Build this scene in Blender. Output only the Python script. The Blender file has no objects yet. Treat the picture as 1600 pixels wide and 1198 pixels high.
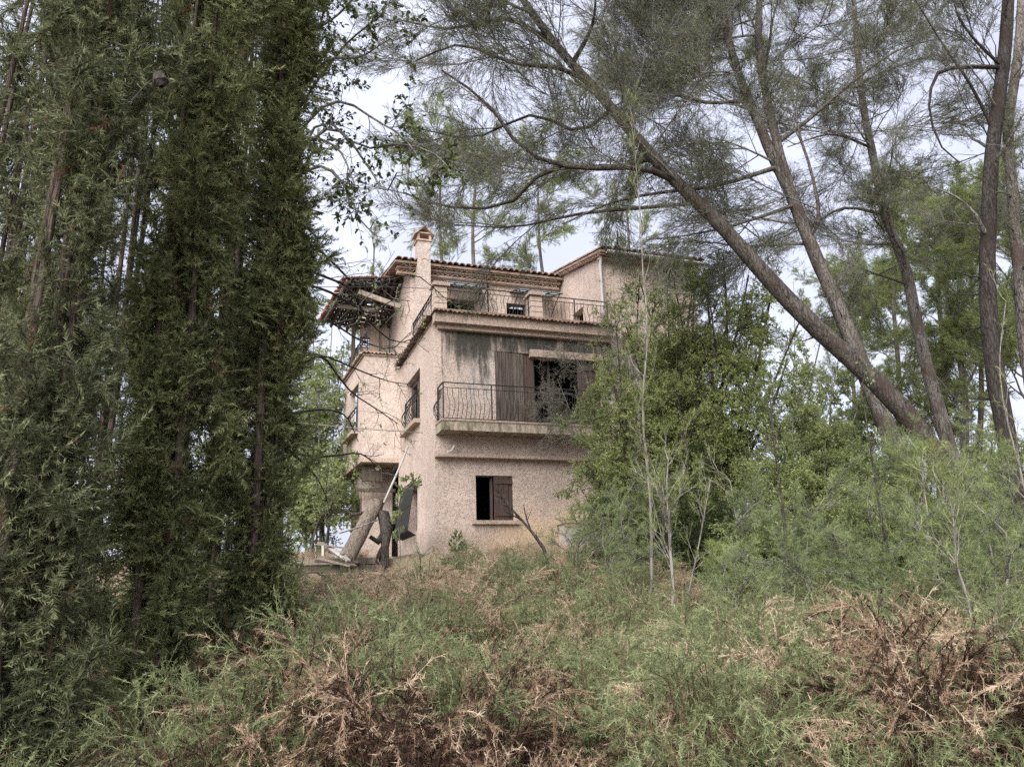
import bpy, math
import numpy as np
from mathutils import Matrix, Vector

rng = np.random.default_rng(11)
SC = bpy.context.scene
COL = SC.collection

# ---------------------------------------------------------------- camera
FPX = 1210.0
PITCH, ROLL = math.radians(15.4), math.radians(1.7)
F = np.array([0, math.cos(PITCH), math.sin(PITCH)])
r0 = np.array([1.0, 0, 0]); u0 = np.array([0, -math.sin(PITCH), math.cos(PITCH)])
R = math.cos(ROLL) * r0 - math.sin(ROLL) * u0
U = math.sin(ROLL) * r0 + math.cos(ROLL) * u0
CAM = np.array([0, 0, 1.6])
cd = bpy.data.cameras.new('camera'); cam = bpy.data.objects.new('camera', cd); COL.objects.link(cam)
cd.sensor_fit = 'HORIZONTAL'; cd.sensor_width = 36.0; cd.lens = 36.0 * FPX / 1600.0
cd.clip_start = 0.05; cd.clip_end = 3000
cam.matrix_world = Matrix(((R[0], U[0], -F[0], CAM[0]), (R[1], U[1], -F[1], CAM[1]), (R[2], U[2], -F[2], CAM[2]), (0, 0, 0, 1)))
SC.camera = cam

# ---------------------------------------------------------------- world, sun, exposure
SUN_EL, SUN_AZ = math.radians(38), math.radians(200)      # azimuth clockwise from +Y: behind the camera, slightly to its left
w = bpy.data.worlds.new('World'); SC.world = w; w.use_nodes = True
nt = w.node_tree; N = nt.nodes; N.clear()
out = N.new('ShaderNodeOutputWorld'); bg = N.new('ShaderNodeBackground'); sky = N.new('ShaderNodeTexSky')
sky.sky_type = 'NISHITA'; sky.sun_disc = False; sky.sun_elevation = SUN_EL; sky.sun_rotation = SUN_AZ
sky.dust_density = 3.0; sky.air_density = 1.0
tc = N.new('ShaderNodeTexCoord'); nz = N.new('ShaderNodeTexNoise'); nz.inputs['Scale'].default_value = 2.2
nz.inputs['Detail'].default_value = 6; nz.inputs['Roughness'].default_value = 0.55
cr = N.new('ShaderNodeValToRGB'); cr.color_ramp.elements[0].position = 0.3; cr.color_ramp.elements[1].position = 0.72
cr.color_ramp.elements[0].color = (2.45, 2.53, 3.2, 1); cr.color_ramp.elements[1].color = (4.0, 4.15, 4.9, 1)
mx = N.new('ShaderNodeMix'); mx.data_type = 'RGBA'; mx.inputs['Factor'].default_value = 0.9
nt.links.new(tc.outputs['Generated'], nz.inputs['Vector']); nt.links.new(nz.outputs['Fac'], cr.inputs['Fac'])
nt.links.new(sky.outputs['Color'], mx.inputs['A']); nt.links.new(cr.outputs['Color'], mx.inputs['B'])
nt.links.new(mx.outputs['Result'], bg.inputs['Color']); nt.links.new(bg.outputs[0], out.inputs[0])
bg.inputs['Strength'].default_value = 0.055
sl = bpy.data.lights.new('sun', 'SUN'); sun = bpy.data.objects.new('sun', sl); COL.objects.link(sun)
sl.energy = 1.5; sl.angle = math.radians(60); sl.color = (1.0, 0.96, 0.9)
sd = Vector((math.sin(SUN_AZ) * math.cos(SUN_EL), math.cos(SUN_AZ) * math.cos(SUN_EL), math.sin(SUN_EL)))
sun.rotation_euler = sd.to_track_quat('Z', 'Y').to_euler()
SC.view_settings.view_transform = 'Standard'; SC.view_settings.look = 'None'
SC.view_settings.exposure = 2.4; SC.view_settings.gamma = 1.0
SC.view_settings.use_curve_mapping = False
SC.render.engine = 'CYCLES'
SC.cycles.use_denoising = False; SC.cycles.max_bounces = 6; SC.cycles.diffuse_bounces = 3; SC.cycles.transmission_bounces = 3

# ---------------------------------------------------------------- pixel helper (measurement of real positions)
def at(x, y, Y):
    d = F * FPX + R * (x - 800) + U * (599 - y)
    return CAM + d * (Y / d[1])

def smooth(t):
    t = np.clip(t, 0, 1); return t * t * (3 - 2 * t)

def ground_z(x, y):
    x = np.asarray(x, float); y = np.asarray(y, float)
    z = 2.60 * smooth((y - 1.5) / 18.0) + 0.012 * np.maximum(y - 26, 0)
    z = z + 0.10 * np.sin(x * 0.9 + 1.3) * np.sin(y * 0.7) * smooth((y - 2) / 4) * (1 - smooth((y - 14) / 3))
    z = z - 0.42 * smooth((18.15 - y) / 0.3) * smooth((y - 13.2) / 1.6) * smooth((-1.15 - x) / 0.5) * smooth((x + 5.2) / 0.8)
    z = z + 0.9 * smooth((-x - 9) / 20) * smooth((y - 14) / 10)
    return z

# ---------------------------------------------------------------- node helpers
def new_mat(name):
    m = bpy.data.materials.new(name); m.use_nodes = True
    t = m.node_tree; t.nodes.clear()
    o = t.nodes.new('ShaderNodeOutputMaterial'); b = t.nodes.new('ShaderNodeBsdfPrincipled')
    t.links.new(b.outputs[0], o.inputs[0])
    return m, t, b, o

def node(t, kind, **kw):
    n = t.nodes.new(kind)
    for k, v in kw.items():
        if k in n.inputs: n.inputs[k].default_value = v
        else: setattr(n, k, v)
    return n

def ramp(t, src, stops):
    c = t.nodes.new('ShaderNodeValToRGB'); e = c.color_ramp.elements
    while len(e) < len(stops): e.new(0.5)
    for i, (p, col) in enumerate(stops):
        e[i].position = p; e[i].color = (*col, 1) if len(col) == 3 else col
    t.links.new(src, c.inputs['Fac']); return c.outputs['Color']

def mixc(t, fac, a, b, mode='MIX'):
    m = t.nodes.new('ShaderNodeMix'); m.data_type = 'RGBA'; m.blend_type = mode
    for s, v in (('Factor', fac), ('A', a), ('B', b)):
        if hasattr(v, 'default_value'): t.links.new(v, m.inputs[s])
        else: m.inputs[s].default_value = v if s == 'Factor' else (*v, 1)
    return m.outputs['Result']

def math_(t, op, a, b=0.0, c=None):
    m = t.nodes.new('ShaderNodeMath'); m.operation = op
    for i, v in enumerate((a, b) if c is None else (a, b, c)):
        if hasattr(v, 'default_value'): t.links.new(v, m.inputs[i])
        else: m.inputs[i].default_value = v
    return m.outputs[0]

def mapr(t, v, a, b, c=0.0, d=1.0):
    m = t.nodes.new('ShaderNodeMapRange'); m.interpolation_type = 'SMOOTHSTEP'
    t.links.new(v, m.inputs[0])
    for i, x in enumerate((a, b, c, d)): m.inputs[i + 1].default_value = x
    return m.outputs[0]

def noise(t, vec, scale, detail=4, rough=0.55):
    n = node(t, 'ShaderNodeTexNoise', Scale=scale, Detail=detail, Roughness=rough)
    t.links.new(vec, n.inputs['Vector']); return n.outputs['Fac']

def scaled(t, vec, s):
    m = t.nodes.new('ShaderNodeMapping'); m.inputs['Scale'].default_value = s
    t.links.new(vec, m.inputs['Vector']); return m.outputs['Vector']

def bump(t, b, h, strength, dist):
    n = node(t, 'ShaderNodeBump', Strength=strength, Distance=dist)
    t.links.new(h, n.inputs['Height']); t.links.new(n.outputs[0], b.inputs['Normal'])

def objco(t):
    return t.nodes.new('ShaderNodeTexCoord').outputs['Object']

# ---------------------------------------------------------------- materials
def leaf_mat(name, stops, transl=0.35, rough=0.6):
    m, t, b, o = new_mat(name)
    a = t.nodes.new('ShaderNodeAttribute'); a.attribute_name = 'tint'
    c = ramp(t, a.outputs['Fac'], stops)
    t.links.new(c, b.inputs['Base Color']); b.inputs['Roughness'].default_value = rough
    b.inputs['Specular IOR Level'].default_value = 0.25
    tr = t.nodes.new('ShaderNodeBsdfTranslucent'); t.links.new(c, tr.inputs['Color'])
    mx = t.nodes.new('ShaderNodeMixShader'); mx.inputs[0].default_value = transl
    t.links.new(b.outputs[0], mx.inputs[1]); t.links.new(tr.outputs[0], mx.inputs[2])
    t.links.new(mx.outputs[0], o.inputs[0]); return m

def bark_mat(name, dark, light, plate=None, sc=9, stretch=0.22, bstr=0.8):
    m, t, b, o = new_mat(name); co = objco(t)
    v = scaled(t, co, (1, 1, stretch))
    n1 = noise(t, v, sc, 6, 0.7)
    wv = t.nodes.new('ShaderNodeVectorMath'); wv.operation = 'MULTIPLY_ADD'; wn = node(t, 'ShaderNodeTexNoise', Scale=sc * 1.5, Detail=3.0); t.links.new(v, wn.inputs['Vector']); t.links.new(wn.outputs['Color'], wv.inputs[0]); wv.inputs[1].default_value = (.12, .12, .12); t.links.new(v, wv.inputs[2])
    vo = node(t, 'ShaderNodeTexVoronoi', feature='DISTANCE_TO_EDGE', Scale=sc * 2.6); t.links.new(wv.outputs[0], vo.inputs['Vector'])
    ck = mapr(t, vo.outputs['Distance'], 0.0, 0.16)
    n1 = math_(t, 'MULTIPLY', n1, math_(t, 'ADD', math_(t, 'MULTIPLY', ck, .4), .65))
    col = ramp(t, n1, [(0.25, dark), (0.52, light)])
    if plate:
        n2 = noise(t, co, 1.6, 3); col = mixc(t, mapr(t, n2, 0.5, 0.68), col, plate)
    t.links.new(col, b.inputs['Base Color']); b.inputs['Roughness'].default_value = 0.95
    b.inputs['Specular IOR Level'].default_value = 0.15
    bump(t, b, n1, bstr, 0.05); return m

def wood_mat(name, dark, light, sc=6, stretch=0.06):
    m, t, b, o = new_mat(name); co = objco(t)
    oi = t.nodes.new('ShaderNodeObjectInfo')
    va = t.nodes.new('ShaderNodeVectorMath'); t.links.new(co, va.inputs[0]); t.links.new(oi.outputs['Random'], va.inputs[1])
    v = scaled(t, va.outputs[0], (6, 6, stretch * 6))
    n1 = noise(t, v, sc, 5, 0.6)
    col = ramp(t, n1, [(0.3, dark), (0.7, light)])
    col = mixc(t, math_(t, 'MULTIPLY', oi.outputs['Random'], 0.5), col, dark)
    t.links.new(col, b.inputs['Base Color']); b.inputs['Roughness'].default_value = 0.85
    bump(t, b, n1, 0.5, 0.01); return m

def flat_mat(name, c, rough=0.7, var=0.25, sc=14, metal=0.0, bs=0.25):
    m, t, b, o = new_mat(name); co = objco(t)
    n1 = noise(t, co, sc, 5, 0.65)
    col = ramp(t, n1, [(0.25, tuple(x * (1 - var) for x in c)), (0.75, tuple(min(1, x * (1 + var)) for x in c))])
    t.links.new(col, b.inputs['Base Color']); b.inputs['Roughness'].default_value = rough; b.inputs['Metallic'].default_value = metal
    bump(t, b, n1, bs, 0.02); return m

def stucco(name, base, moss=True):
    m, t, b, o = new_mat(name); co = objco(t)
    s = t.nodes.new('ShaderNodeSeparateXYZ'); t.links.new(co, s.inputs[0]); x, y, z = s.outputs
    big = noise(t, co, 0.9, 5, 0.6)
    col = ramp(t, big, [(0.3, tuple(c * 0.86 for c in base)), (0.7, tuple(c * 1.1 for c in base))])
    # roughcast: short worm-like pits
    warp = node(t, 'ShaderNodeTexNoise', Scale=9.0, Detail=2.0); t.links.new(co, warp.inputs['Vector'])
    vm = t.nodes.new('ShaderNodeVectorMath'); vm.operation = 'MULTIPLY_ADD'
    t.links.new(warp.outputs['Color'], vm.inputs[0]); vm.inputs[1].default_value = (0.09, 0.09, 0.09); t.links.new(co, vm.inputs[2])
    n2 = noise(t, vm.outputs[0], 10.5, 2, 0.55)
    ridge = math_(t, 'ABSOLUTE', math_(t, 'SUBTRACT', n2, 0.5))
    pit = mapr(t, ridge, 0.0, 0.05)
    n3 = noise(t, co, 60, 2)
    col = mixc(t, math_(t, 'MULTIPLY', math_(t, 'SUBTRACT', 1.0, pit), 0.3), col, tuple(c * 0.34 for c in base))
    pat = noise(t, co, 0.45, 4, 0.6); col = mixc(t, mapr(t, pat, 0.5, 0.62, 0.0, 0.35), col, tuple(c * 1.22 for c in base))
    fine = noise(t, co, 2.3, 7, 0.72); col = mixc(t, mapr(t, fine, 0.55, 0.75, 0.0, 0.4), col, (0.24, 0.20, 0.17))
    damp = math_(t, 'MULTIPLY', mapr(t, math_(t, 'ADD', z, math_(t, 'MULTIPLY', fine, -1.4)), 0.1, -0.6), 0.55); col = mixc(t, damp, col, (0.2, 0.165, 0.135))
    if moss:
        # black-green mould running down from the terrace slab
        st = noise(t, scaled(t, co, (1.0, 1.0, 0.14)), 3.4, 7, 0.66)
        sp = noise(t, co, 5.0, 6, 0.7)
        under = math_(t, 'MULTIPLY', mapr(t, z, 4.1, 5.75), mapr(t, y, 0.6, 0.02))
        inx = math_(t, 'MULTIPLY', mapr(t, x, 0.15, 0.9), mapr(t, z, 6.3, 5.9))
        f = math_(t, 'MULTIPLY', math_(t, 'MULTIPLY', under, inx), 1.0)
        thr = math_(t, 'ADD', math_(t, 'MULTIPLY', f, 0.55), math_(t, 'MULTIPLY', math_(t, 'SUBTRACT', sp, 0.5), 0.45))
        stc = math_(t, 'MULTIPLY', math_(t, 'SUBTRACT', st, 0.5), 2.6)
        mk = mapr(t, math_(t, 'ADD', stc, thr), -0.06, 0.55)
        gw = math_(t, 'MULTIPLY', math_(t, 'MULTIPLY', mapr(t, z, 3.2, 4.6), mapr(t, z, 6.0, 5.6)), math_(t, 'MULTIPLY', mapr(t, x, 0.3, 1.0), mapr(t, y, 0.6, 0.02)))
        col = mixc(t, math_(t, 'MULTIPLY', gw, mapr(t, st, 0.38, 0.6, 0.15, 0.8)), col, (0.32, 0.31, 0.295))
        mk = math_(t, 'MULTIPLY', mk, math_(t, 'GREATER_THAN', f, 0.001))
        col = mixc(t, math_(t, 'MULTIPLY', mk, 0.9), col, (0.03, 0.03, 0.025))
        # ochre bleed at the foot of the front wall
        oc = math_(t, 'MULTIPLY', math_(t, 'MULTIPLY', mapr(t, z, 1.9, 0.4), mapr(t, x, 0.5, 2.6)), mapr(t, big, 0.35, 0.6))
        col = mixc(t, math_(t, 'MULTIPLY', oc, 0.7), col, (0.50, 0.36, 0.22))
        # streaks under the upper eaves
        up = math_(t, 'MULTIPLY', mapr(t, z, 6.2, 8.9), mapr(t, st, 0.5, 0.72))
        col = mixc(t, math_(t, 'MULTIPLY', up, 0.35), col, (0.2, 0.17, 0.15))
    t.links.new(col, b.inputs['Base Color']); b.inputs['Roughness'].default_value = 0.95
    b.inputs['Specular IOR Level'].default_value = 0.1
    h = math_(t, 'ADD', pit, math_(t, 'MULTIPLY', n3, 0.5))
    bump(t, b, h, 0.6, 0.02); return m

def ground_mat():
    m, t, b, o = new_mat('soil_and_litter')
    geo = t.nodes.new('ShaderNodeNewGeometry'); co = geo.outputs['Position']
    n1 = noise(t, co, 1.2, 6, 0.65); n2 = noise(t, co, 26, 4, 0.7)
    c = ramp(t, n1, [(0.32, (0.12, 0.09, 0.06)), (0.5, (0.21, 0.16, 0.11)), (0.66, (0.15, 0.15, 0.08))])
    c = mixc(t, mapr(t, n2, 0.52, 0.7), c, (0.30, 0.23, 0.16))
    t.links.new(c, b.inputs['Base Color']); b.inputs['Roughness'].default_value = 1.0
    bump(t, b, n2, 0.8, 0.04); return m

M = {}
M['stucco'] = stucco('pink_roughcast', (0.47, 0.385, 0.335))
M['stucco_plain'] = stucco('pink_render', (0.45, 0.375, 0.33), False)
M['slab'] = stucco('stained_concrete', (0.38, 0.30, 0.25), False)
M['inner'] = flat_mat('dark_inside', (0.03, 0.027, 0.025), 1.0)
M['shutter'] = wood_mat('weathered_brown_boards', (0.018, 0.013, 0.011), (0.15, 0.118, 0.10))
M['shutter_red'] = wood_mat('red_brown_boards', (0.035, 0.02, 0.016), (0.095, 0.06, 0.047))
M['grey_wood'] = wood_mat('grey_timber', (0.12, 0.095, 0.075), (0.36, 0.31, 0.26))
M['dark_wood'] = wood_mat('dark_timber', (0.025, 0.02, 0.016), (0.10, 0.08, 0.06))
M['iron'] = flat_mat('black_iron', (0.018, 0.017, 0.018), 0.9, 0.4, 30)
M['tile'] = flat_mat('old_canal_tile', (0.22, 0.15, 0.115), 0.9, 0.55, 3.5)
M['tile_pale'] = flat_mat('pale_canal_tile', (0.36, 0.265, 0.21), 0.9, 0.4, 3.5)
M['tile_red'] = flat_mat('red_canal_tile', (0.30, 0.115, 0.07), 0.9, 0.45, 4)
M['block'] = flat_mat('pale_stone_block', (0.40, 0.32, 0.265), 0.95, 0.25, 5, bs=0.3)
M['moss_edge'] = None
M['pvc'] = flat_mat('grey_pipe', (0.42, 0.40, 0.39), 0.5, 0.12)
M['cable'] = flat_mat('cable', (0.03, 0.03, 0.03), 0.6, 0.1)
M['cable_pale'] = flat_mat('pale_cable', (0.42, 0.39, 0.35), 0.6, 0.1)
M['stone'] = flat_mat('rubble_stone', (0.33, 0.27, 0.23), 0.95, 0.35, 5, bs=0.6)
M['rust'] = flat_mat('rusty_yellow_metal', (0.36, 0.28, 0.18), 0.8, 0.4, 8)
M['cream_metal'] = flat_mat('pale_enamel', (0.40, 0.37, 0.345), 0.6, 0.25, 4)
m_, t_, b_, o_ = new_mat('frosted_wired_glass'); b_.inputs['Base Color'].default_value = (0.62, 0.67, 0.70, 1); b_.inputs['Roughness'].default_value = 0.35
tl_ = t_.nodes.new('ShaderNodeBsdfTranslucent'); tl_.inputs[0].default_value = (0.7, 0.75, 0.78, 1); ms_ = t_.nodes.new('ShaderNodeMixShader'); ms_.inputs[0].default_value = 0.6
t_.links.new(b_.outputs[0], ms_.inputs[1]); t_.links.new(tl_.outputs[0], ms_.inputs[2]); t_.links.new(ms_.outputs[0], o_.inputs[0])
M['glass'] = m_
m_, t_, b_, o_ = new_mat('window_glass'); b_.inputs['Base Color'].default_value = (0.05, 0.06, 0.07, 1); b_.inputs['Roughness'].default_value = 0.05
M['pane'] = m_
# mossy slab edge
m_, t_, b_, o_ = new_mat('mossy_slab_edge'); co_ = objco(t_)
n_ = noise(t_, scaled(t_, co_, (1, 1, 0.35)), 7, 6, 0.7)
c_ = ramp(t_, n_, [(0.28, (0.06, 0.062, 0.04)), (0.42, (0.17, 0.155, 0.105)), (0.55, (0.34, 0.285, 0.23)), (0.7, (0.42, 0.34, 0.28))])
t_.links.new(c_, b_.inputs['Base Color']); b_.inputs['Roughness'].default_value = 1.0; bump(t_, b_, n_, 0.8, 0.04)
M['moss_edge'] = m_
M['ground'] = ground_mat()
M['pine_bark'] = bark_mat('pine_bark', (0.02, 0.018, 0.016), (0.165, 0.15, 0.136), (0.085, 0.066, 0.055))
M['brown_bark'] = bark_mat('brown_pine_bark', (0.012, 0.010, 0.009), (0.095, 0.083, 0.073), (0.05, 0.038, 0.032))
M['dark_bark'] = bark_mat('dark_pine_bark', (0.009, 0.008, 0.0075), (0.05, 0.044, 0.04), (0.03, 0.023, 0.02))
M['cypress_bark'] = bark_mat('cypress_bark', (0.02, 0.016, 0.014), (0.10, 0.078, 0.065), sc=14, stretch=0.08)
M['twig'] = bark_mat('grey_twig', (0.055, 0.052, 0.047), (0.18, 0.172, 0.158), sc=4)
M['pale_twig'] = bark_mat('pale_stem', (0.085, 0.08, 0.07), (0.25, 0.235, 0.205), sc=6)
M['black_twig'] = bark_mat('charred_stem', (0.015, 0.013, 0.013), (0.07, 0.06, 0.055), sc=6)
M['log'] = bark_mat('weathered_log', (0.06, 0.047, 0.038), (0.25, 0.205, 0.17), sc=12, stretch=0.07)
M['needle_grey'] = leaf_mat('grey_green_needles', [(0, (0.09, 0.105, 0.055)), (0.6, (0.16, 0.19, 0.09)), (1, (0.28, 0.34, 0.14))], 0.3)
M['needle_green'] = leaf_mat('fresh_pine_needles', [(0, (0.13, 0.16, 0.06)), (0.5, (0.26, 0.31, 0.115)), (1, (0.42, 0.47, 0.19))], 0.5)
M['young_needle'] = leaf_mat('young_pine_needles', [(0, (0.14, 0.17, 0.075)), (0.5, (0.26, 0.32, 0.14)), (1, (0.42, 0.48, 0.23))], 0.45)
M['cypress'] = leaf_mat('cypress_scales', [(0, (0.05, 0.058, 0.026)), (0.45, (0.14, 0.162, 0.066)), (0.8, (0.25, 0.275, 0.12)), (0.93, (0.34, 0.36, 0.18)), (1, (0.17, 0.11, 0.07))], 0.3)
M['juniper'] = leaf_mat('bluish_cypress_scales', [(0, (0.045, 0.053, 0.027)), (0.45, (0.12, 0.14, 0.07)), (0.8, (0.21, 0.235, 0.12)), (0.94, (0.31, 0.33, 0.19)), (1, (0.19, 0.11, 0.07))], 0.3)
M['leaf'] = leaf_mat('evergreen_leaves', [(0, (0.09, 0.115, 0.04)), (0.5, (0.21, 0.26, 0.095)), (0.85, (0.34, 0.40, 0.17)), (1, (0.5, 0.52, 0.34))], 0.45, 0.5)
M['leaf_light'] = leaf_mat('light_evergreen_leaves', [(0, (0.17, 0.20, 0.07)), (0.5, (0.33, 0.385, 0.14)), (0.85, (0.45, 0.51, 0.22)), (1, (0.5, 0.53, 0.32))], 0.5, 0.5)
M['oak_leaf'] = leaf_mat('oak_leaves', [(0, (0.03, 0.045, 0.014)), (0.6, (0.075, 0.105, 0.028)), (1, (0.15, 0.18, 0.05))], 0.4, 0.5)
M['pale_leaf'] = leaf_mat('pale_deciduous_leaves', [(0, (0.16, 0.20, 0.085)), (0.5, (0.28, 0.34, 0.14)), (1, (0.42, 0.46, 0.25))], 0.5)
M['feather'] = leaf_mat('feathery_sprigs', [(0, (0.022, 0.012, 0.009)), (0.25, (0.09, 0.05, 0.035)), (0.40, (0.40, 0.27, 0.185)), (0.54, (0.74, 0.60, 0.45)), (0.59, (0.12, 0.14, 0.065)), (0.8, (0.24, 0.28, 0.14)), (1, (0.39, 0.43, 0.23))], 0.45)
M['straw'] = leaf_mat('straw', [(0, (0.30, 0.21, 0.14)), (0.6, (0.55, 0.42, 0.30)), (1, (0.68, 0.57, 0.43))], 0.3)

# ---------------------------------------------------------------- geometry accumulator
class Geo:
    def __init__(s): s.v = []; s.f3 = []; s.f4 = []; s.m3 = []; s.m4 = []; s.t = []; s.n = 0
    def add(s, v, f3=None, f4=None, tint=0.5, mat=0):
        v = np.asarray(v, np.float32).reshape(-1, 3); s.v.append(v)
        s.t.append(np.broadcast_to(np.asarray(tint, np.float32), (len(v),)).copy())
        if f3 is not None and len(f3): s.f3.append(np.asarray(f3, np.int32) + s.n); s.m3.append(np.full(len(f3), mat, np.int32))
        if f4 is not None and len(f4): s.f4.append(np.asarray(f4, np.int32) + s.n); s.m4.append(np.full(len(f4), mat, np.int32))
        s.n += len(v)
    def tubes(s, P, rad, sides=4, tint=0.5, mat=0, lump=0.0, cap=False):
        P = np.asarray(P, float)
        if P.ndim == 2: P = P[None]
        n, k = P.shape[:2]; rad = np.broadcast_to(np.asarray(rad, float), (n, k))
        T = np.gradient(P, axis=1); T /= np.linalg.norm(T, axis=2, keepdims=True) + 1e-9
        ref = np.where(np.abs(T[:, :1, 2:3]) > 0.8, np.array([1.0, 0.13, 0.0]), np.array([0.11, 0.07, 1.0]))
        A = np.cross(T, np.broadcast_to(ref, T.shape)); A /= np.linalg.norm(A, axis=2, keepdims=True) + 1e-9
        B = np.cross(T, A)
        th = np.arange(sides) / sides * 2 * np.pi
        rr = rad[:, :, None, None]
        if lump: rr = rr * (1 + lump * rng.standard_normal((n, k, sides, 1)))
        V = P[:, :, None] + rr * (A[:, :, None] * np.cos(th)[None, None, :, None] + B[:, :, None] * np.sin(th)[None, None, :, None])
        i = np.arange(n)[:, None, None] * (k * sides); j = np.arange(k - 1)[None, :, None] * sides; q = np.arange(sides)[None, None, :]
        q2 = (q + 1) % sides
        f = np.stack([i + j + q, i + j + q2, i + j + sides + q2, i + j + sides + q], -1).reshape(-1, 4)
        tt = np.asarray(tint, np.float32)
        if tt.ndim == 1: tt = np.repeat(tt, k * sides)
        f3 = None
        if cap:
            f3 = [(0, a + 1, a) for a in range(1, sides - 1)] + [((k - 1) * sides, (k - 1) * sides + a, (k - 1) * sides + a + 1) for a in range(1, sides - 1)]
        s.add(V, f3=f3, f4=f, tint=tt, mat=mat)
    def blades(s, base, d, L, W, tint=0.5, mat=0, rs=rng):
        """thin triangles"""
        base = np.asarray(base, float).reshape(-1, 3); d = np.asarray(d, float).reshape(-1, 3); n = len(base)
        side = np.cross(d, rs.standard_normal((n, 3))); side /= np.linalg.norm(side, axis=1, keepdims=True) + 1e-9
        L = np.broadcast_to(L, (n,))[:, None]; W = np.broadcast_to(W, (n,))[:, None]
        V = np.stack([base - side * W / 2, base + side * W / 2, base + d * L], 1)
        s.add(V, f3=np.arange(n * 3).reshape(-1, 3), tint=np.repeat(np.broadcast_to(tint, (n,)), 3), mat=mat)
    def leaves(s, base, d, L, W, tint=0.5, mat=0, rs=rng, fold=0.25):
        base = np.asarray(base, float).reshape(-1, 3); d = np.asarray(d, float).reshape(-1, 3); n = len(base)
        side = np.cross(d, rs.standard_normal((n, 3)) * 0.7 + np.array([0, 0, 1.0])); side /= np.linalg.norm(side, axis=1, keepdims=True) + 1e-9
        nn = np.cross(side, d)
        L = np.broadcast_to(L, (n,))[:, None]; W = np.broadcast_to(W, (n,))[:, None]
        mid = base + d * L * 0.5
        V = np.stack([base, mid + side * W / 2 + nn * W * fold, base + d * L, mid - side * W / 2 + nn * W * fold], 1)
        i = np.arange(n)[:, None] * 4
        s.add(V, f3=np.concatenate([i + np.array([0, 1, 2]), i + np.array([0, 2, 3])]), tint=np.repeat(np.broadcast_to(tint, (n,)), 4), mat=mat)
    def lobed(s, base, d, L, tint, rs=rng, mat=0):
        """oak-like leaves with lobes: an 11 point fan outline"""
        n = len(base); side = np.cross(d, rs.standard_normal((n, 3)) * 0.8 + np.array([0, 0, 1.0])); side /= np.linalg.norm(side, axis=1, keepdims=True) + 1e-9
        nn = np.cross(side, d)
        o = [(0, 0), (0.18, 0.14), (0.30, 0.10), (0.45, 0.30), (0.58, 0.17), (0.74, 0.28), (1, 0.03), (1, -0.03), (0.74, -0.28), (0.58, -0.17), (0.45, -0.30), (0.30, -0.10), (0.18, -0.14)]
        L = np.broadcast_to(L, (n,))[:, None]
        V = np.stack([base + d * L * a + side * L * b_ + nn * L * (0.35 * abs(b_) - 0.1 * a * a) for a, b_ in o], 1)
        k = len(o); i = np.arange(n)[:, None] * k
        f = [i + np.array([0, a, a + 1]) for a in range(1, k - 1)]
        s.add(V, f3=np.concatenate(f), tint=np.repeat(np.broadcast_to(tint, (n,)), k), mat=mat)
    def box(s, a, b, tint=0.5, mat=0):
        (x0, y0, z0), (x1, y1, z1) = a, b
        V = [(x0, y0, z0), (x1, y0, z0), (x1, y1, z0), (x0, y1, z0), (x0, y0, z1), (x1, y0, z1), (x1, y1, z1), (x0, y1, z1)]
        s.add(V, f4=[(0, 3, 2, 1), (4, 5, 6, 7), (0, 1, 5, 4), (1, 2, 6, 5), (2, 3, 7, 6), (3, 0, 4, 7)], tint=tint, mat=mat)
    def beam(s, p, q, wx, wz, tint=0.5, mat=0, up=(0, 0, 1), taper=1.0):
        p = np.asarray(p, float); q = np.asarray(q, float); d = (q - p) / np.linalg.norm(q - p)
        a = np.cross(d, up); a /= np.linalg.norm(a) + 1e-9; b_ = np.cross(a, d)
        V = []
        for e, k in ((p, 1.0), (q, taper)):
            V += [e - a * wx / 2 * k - b_ * wz / 2, e + a * wx / 2 * k - b_ * wz / 2, e + a * wx / 2 * k + b_ * wz / 2, e - a * wx / 2 * k + b_ * wz / 2]
        s.add(V, f4=[(0, 1, 2, 3), (7, 6, 5, 4), (0, 4, 5, 1), (1, 5, 6, 2), (2, 6, 7, 3), (3, 7, 4, 0)], tint=tint, mat=mat)
    def mesh(s, name, mats):
        me = bpy.data.meshes.new(name)
        v = np.concatenate(s.v); f3 = np.concatenate(s.f3) if s.f3 else np.zeros((0, 3), np.int32); f4 = np.concatenate(s.f4) if s.f4 else np.zeros((0, 4), np.int32)
        mi = np.concatenate(s.m3 + s.m4) if (s.m3 or s.m4) else np.zeros(0, np.int32)
        me.vertices.add(len(v)); me.vertices.foreach_set('co', v.astype(np.float32).ravel())
        loops = np.concatenate([f3.ravel(), f4.ravel()]); me.loops.add(len(loops)); me.loops.foreach_set('vertex_index', loops.astype(np.int32))
        n3, n4 = len(f3), len(f4); me.polygons.add(n3 + n4)
        st = np.concatenate([np.arange(n3) * 3, n3 * 3 + np.arange(n4) * 4]).astype(np.int32); me.polygons.foreach_set('loop_start', st)
        me.polygons.foreach_set('material_index', mi.astype(np.int32))
        at_ = me.attributes.new('tint', 'FLOAT', 'POINT'); at_.data.foreach_set('value', np.concatenate(s.t).astype(np.float32))
        for m in (mats if isinstance(mats, (list, tuple)) else [mats]): me.materials.append(m)
        me.update(calc_edges=True); return me
    def build(s, name, mats, parent=None, smooth=False, loc=None):
        me = s.mesh(name, mats)
        me.polygons.foreach_set('use_smooth', np.full(len(me.polygons), smooth, bool))
        return link(name, me, parent, loc)

def link(name, me, parent=None, loc=None):
    o = bpy.data.objects.new(name, me); COL.objects.link(o)
    if parent is not None: o.parent = parent
    if loc is not None: o.location = loc
    return o

def tag(o, label=None, cat=None, group=None, kind=None):
    for k, v in (('label', label), ('category', cat), ('group', group), ('kind', kind)):
        if v: o[k] = v
    return o

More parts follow.
